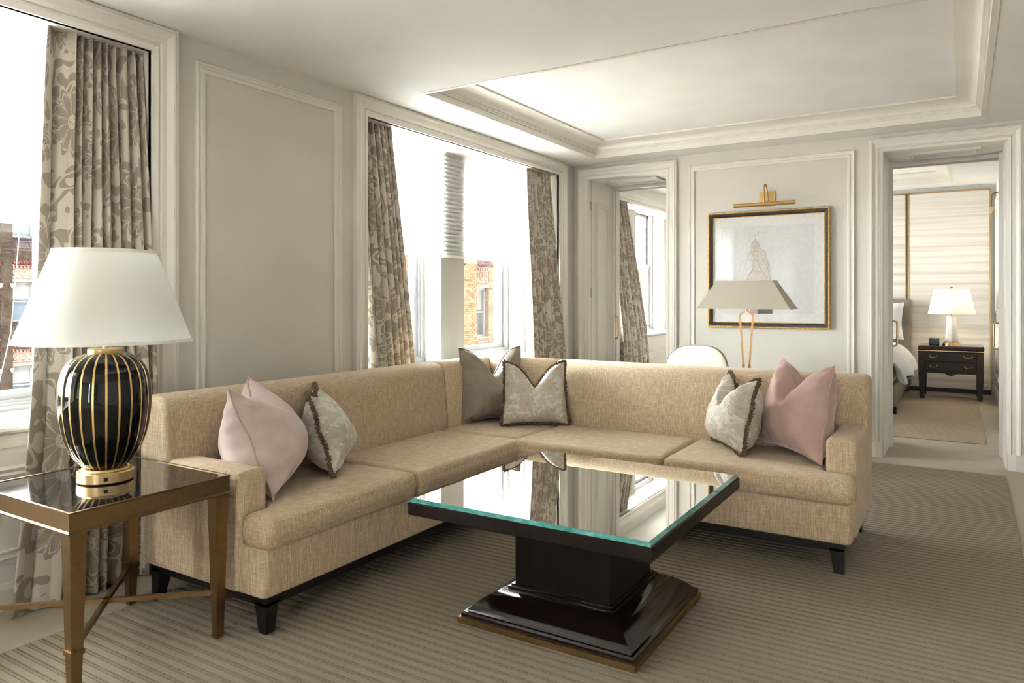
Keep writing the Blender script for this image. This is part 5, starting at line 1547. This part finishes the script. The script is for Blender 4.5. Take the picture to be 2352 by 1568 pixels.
# seen through the sofa window: pier at y 14.74..15.6, window 15.67..16.57
facade('brick_building', -12.0, 14.74 - 3.17, 4, -0.82 - 3.35*2, 4, 'buff brick building with carved stone panels seen behind the sofa', pier=0.90, win=0.91)
facade('brick_building', -34.0, 9.62 - 2.9*3, 7, -1.05 - 3.6*2, 4, 'brick building with narrow piers seen beside the lampshade', pier=0.50, win=0.95, fh=3.9, BR='brick2', ST='stone2')
def m_brick_unit():
    m, nt, b = new_mat('buff_brick_unit')
    oi = N(nt, 'ShaderNodeObjectInfo')
    f = math_n(nt, 'ADD', math_n(nt, 'MULTIPLY', oi.outputs['Random'], 0.8), math_n(nt, 'MULTIPLY', noise_n(nt, coords(nt), 25, 3), 0.2))
    L(nt, ramp(nt, f, [(0.05, (0.045, 0.024, 0.012)), (0.35, (0.066, 0.044, 0.024)), (0.9, (0.086, 0.064, 0.038))]), b.inputs['Base Color'])
    b.inputs['Roughness'].default_value = 0.9; b.inputs['Specular IOR Level'].default_value = 0.05; return m
M['brick_unit'] = m_brick_unit()
bld = bpy.data.objects['brick_building']
bl, bh, jt = 0.268, 0.066, 0.012
bme = {}
def brick_at(xf, y, z, w):
    key = round(w, 3)
    if key not in bme:
        q = MB().box(0, 0.014, 0, w, 0, bh)
        me = bpy.data.meshes.new('brick'); me.from_pydata(q.v, [], q.f); me.materials.append(M['brick_unit']); bme[key] = me
    o = bpy.data.objects.new('brick', bme[key]); COL.objects.link(o); o.parent = bld
    o.location = Vector((xf, y, z)) - Vector(bld.location)
for (ya, yb, xf) in ((14.74, 15.64, -11.90), (16.55, 17.0, -12.0)):
    z = -0.80; row = 0
    while z < 2.62:
        y = ya + 0.004; first = True
        while y < yb - 0.02:
            w = bl if not (first and row % 2) else bl*0.5
            w = min(w, yb - 0.004 - y)
            if w > 0.03: brick_at(xf, y, z, w)
            y += w + jt; first = False
        z += bh + jt; row += 1
# plain brick flank far beyond the bedroom window
M['brick3'] = m_brick('red_brown_brick', (0.20, 0.17, 0.155))
o = MB().box(-16, -12.4, 27.5, 52, -8, 2.95).build('brick_building', M['brick3']); tag(o, 'plain brick building seen through the bedroom window', 'building', 'buildings across the street')

# furniture stands on the pile of the ribbed carpet
for nm in ('sectional_sofa', 'coffee_table', 'side_table', 'table_lamp', 'writing_desk', 'desk_lamp', 'desk_chair', 'bed', 'nightstand', 'bedside_lamp', 'clock_box', 'bed_pillow', 'bed_pillow.001',
           'velvet_pillow', 'velvet_pillow.001', 'floral_pillow', 'floral_pillow.001', 'floral_pillow.002', 'satin_pillow'):
    bpy.data.objects[nm].location.z += 0.0066

# sky sampling portals set in the window openings (they emit nothing)
def portal(loc, size, rot):
    ld = bpy.data.lights.new('window_portal', 'AREA'); ld.shape = 'RECTANGLE'; ld.size, ld.size_y = size
    ld.cycles.is_portal = True
    o = bpy.data.objects.new('window_portal', ld); COL.objects.link(o); o.location = loc; o.rotation_euler = rot
for a, b in BAYS: portal((-0.64, (a+b)/2, 1.62), (1.9, b-a), (0, R(-90), 0))
portal((BW-0.64, 3.0, 1.66), (1.9, 2.7), (0, R(-90), 0))
portal((3.3, -11.85, 1.3), (0.5, 2.4), (R(90), 0, 0))
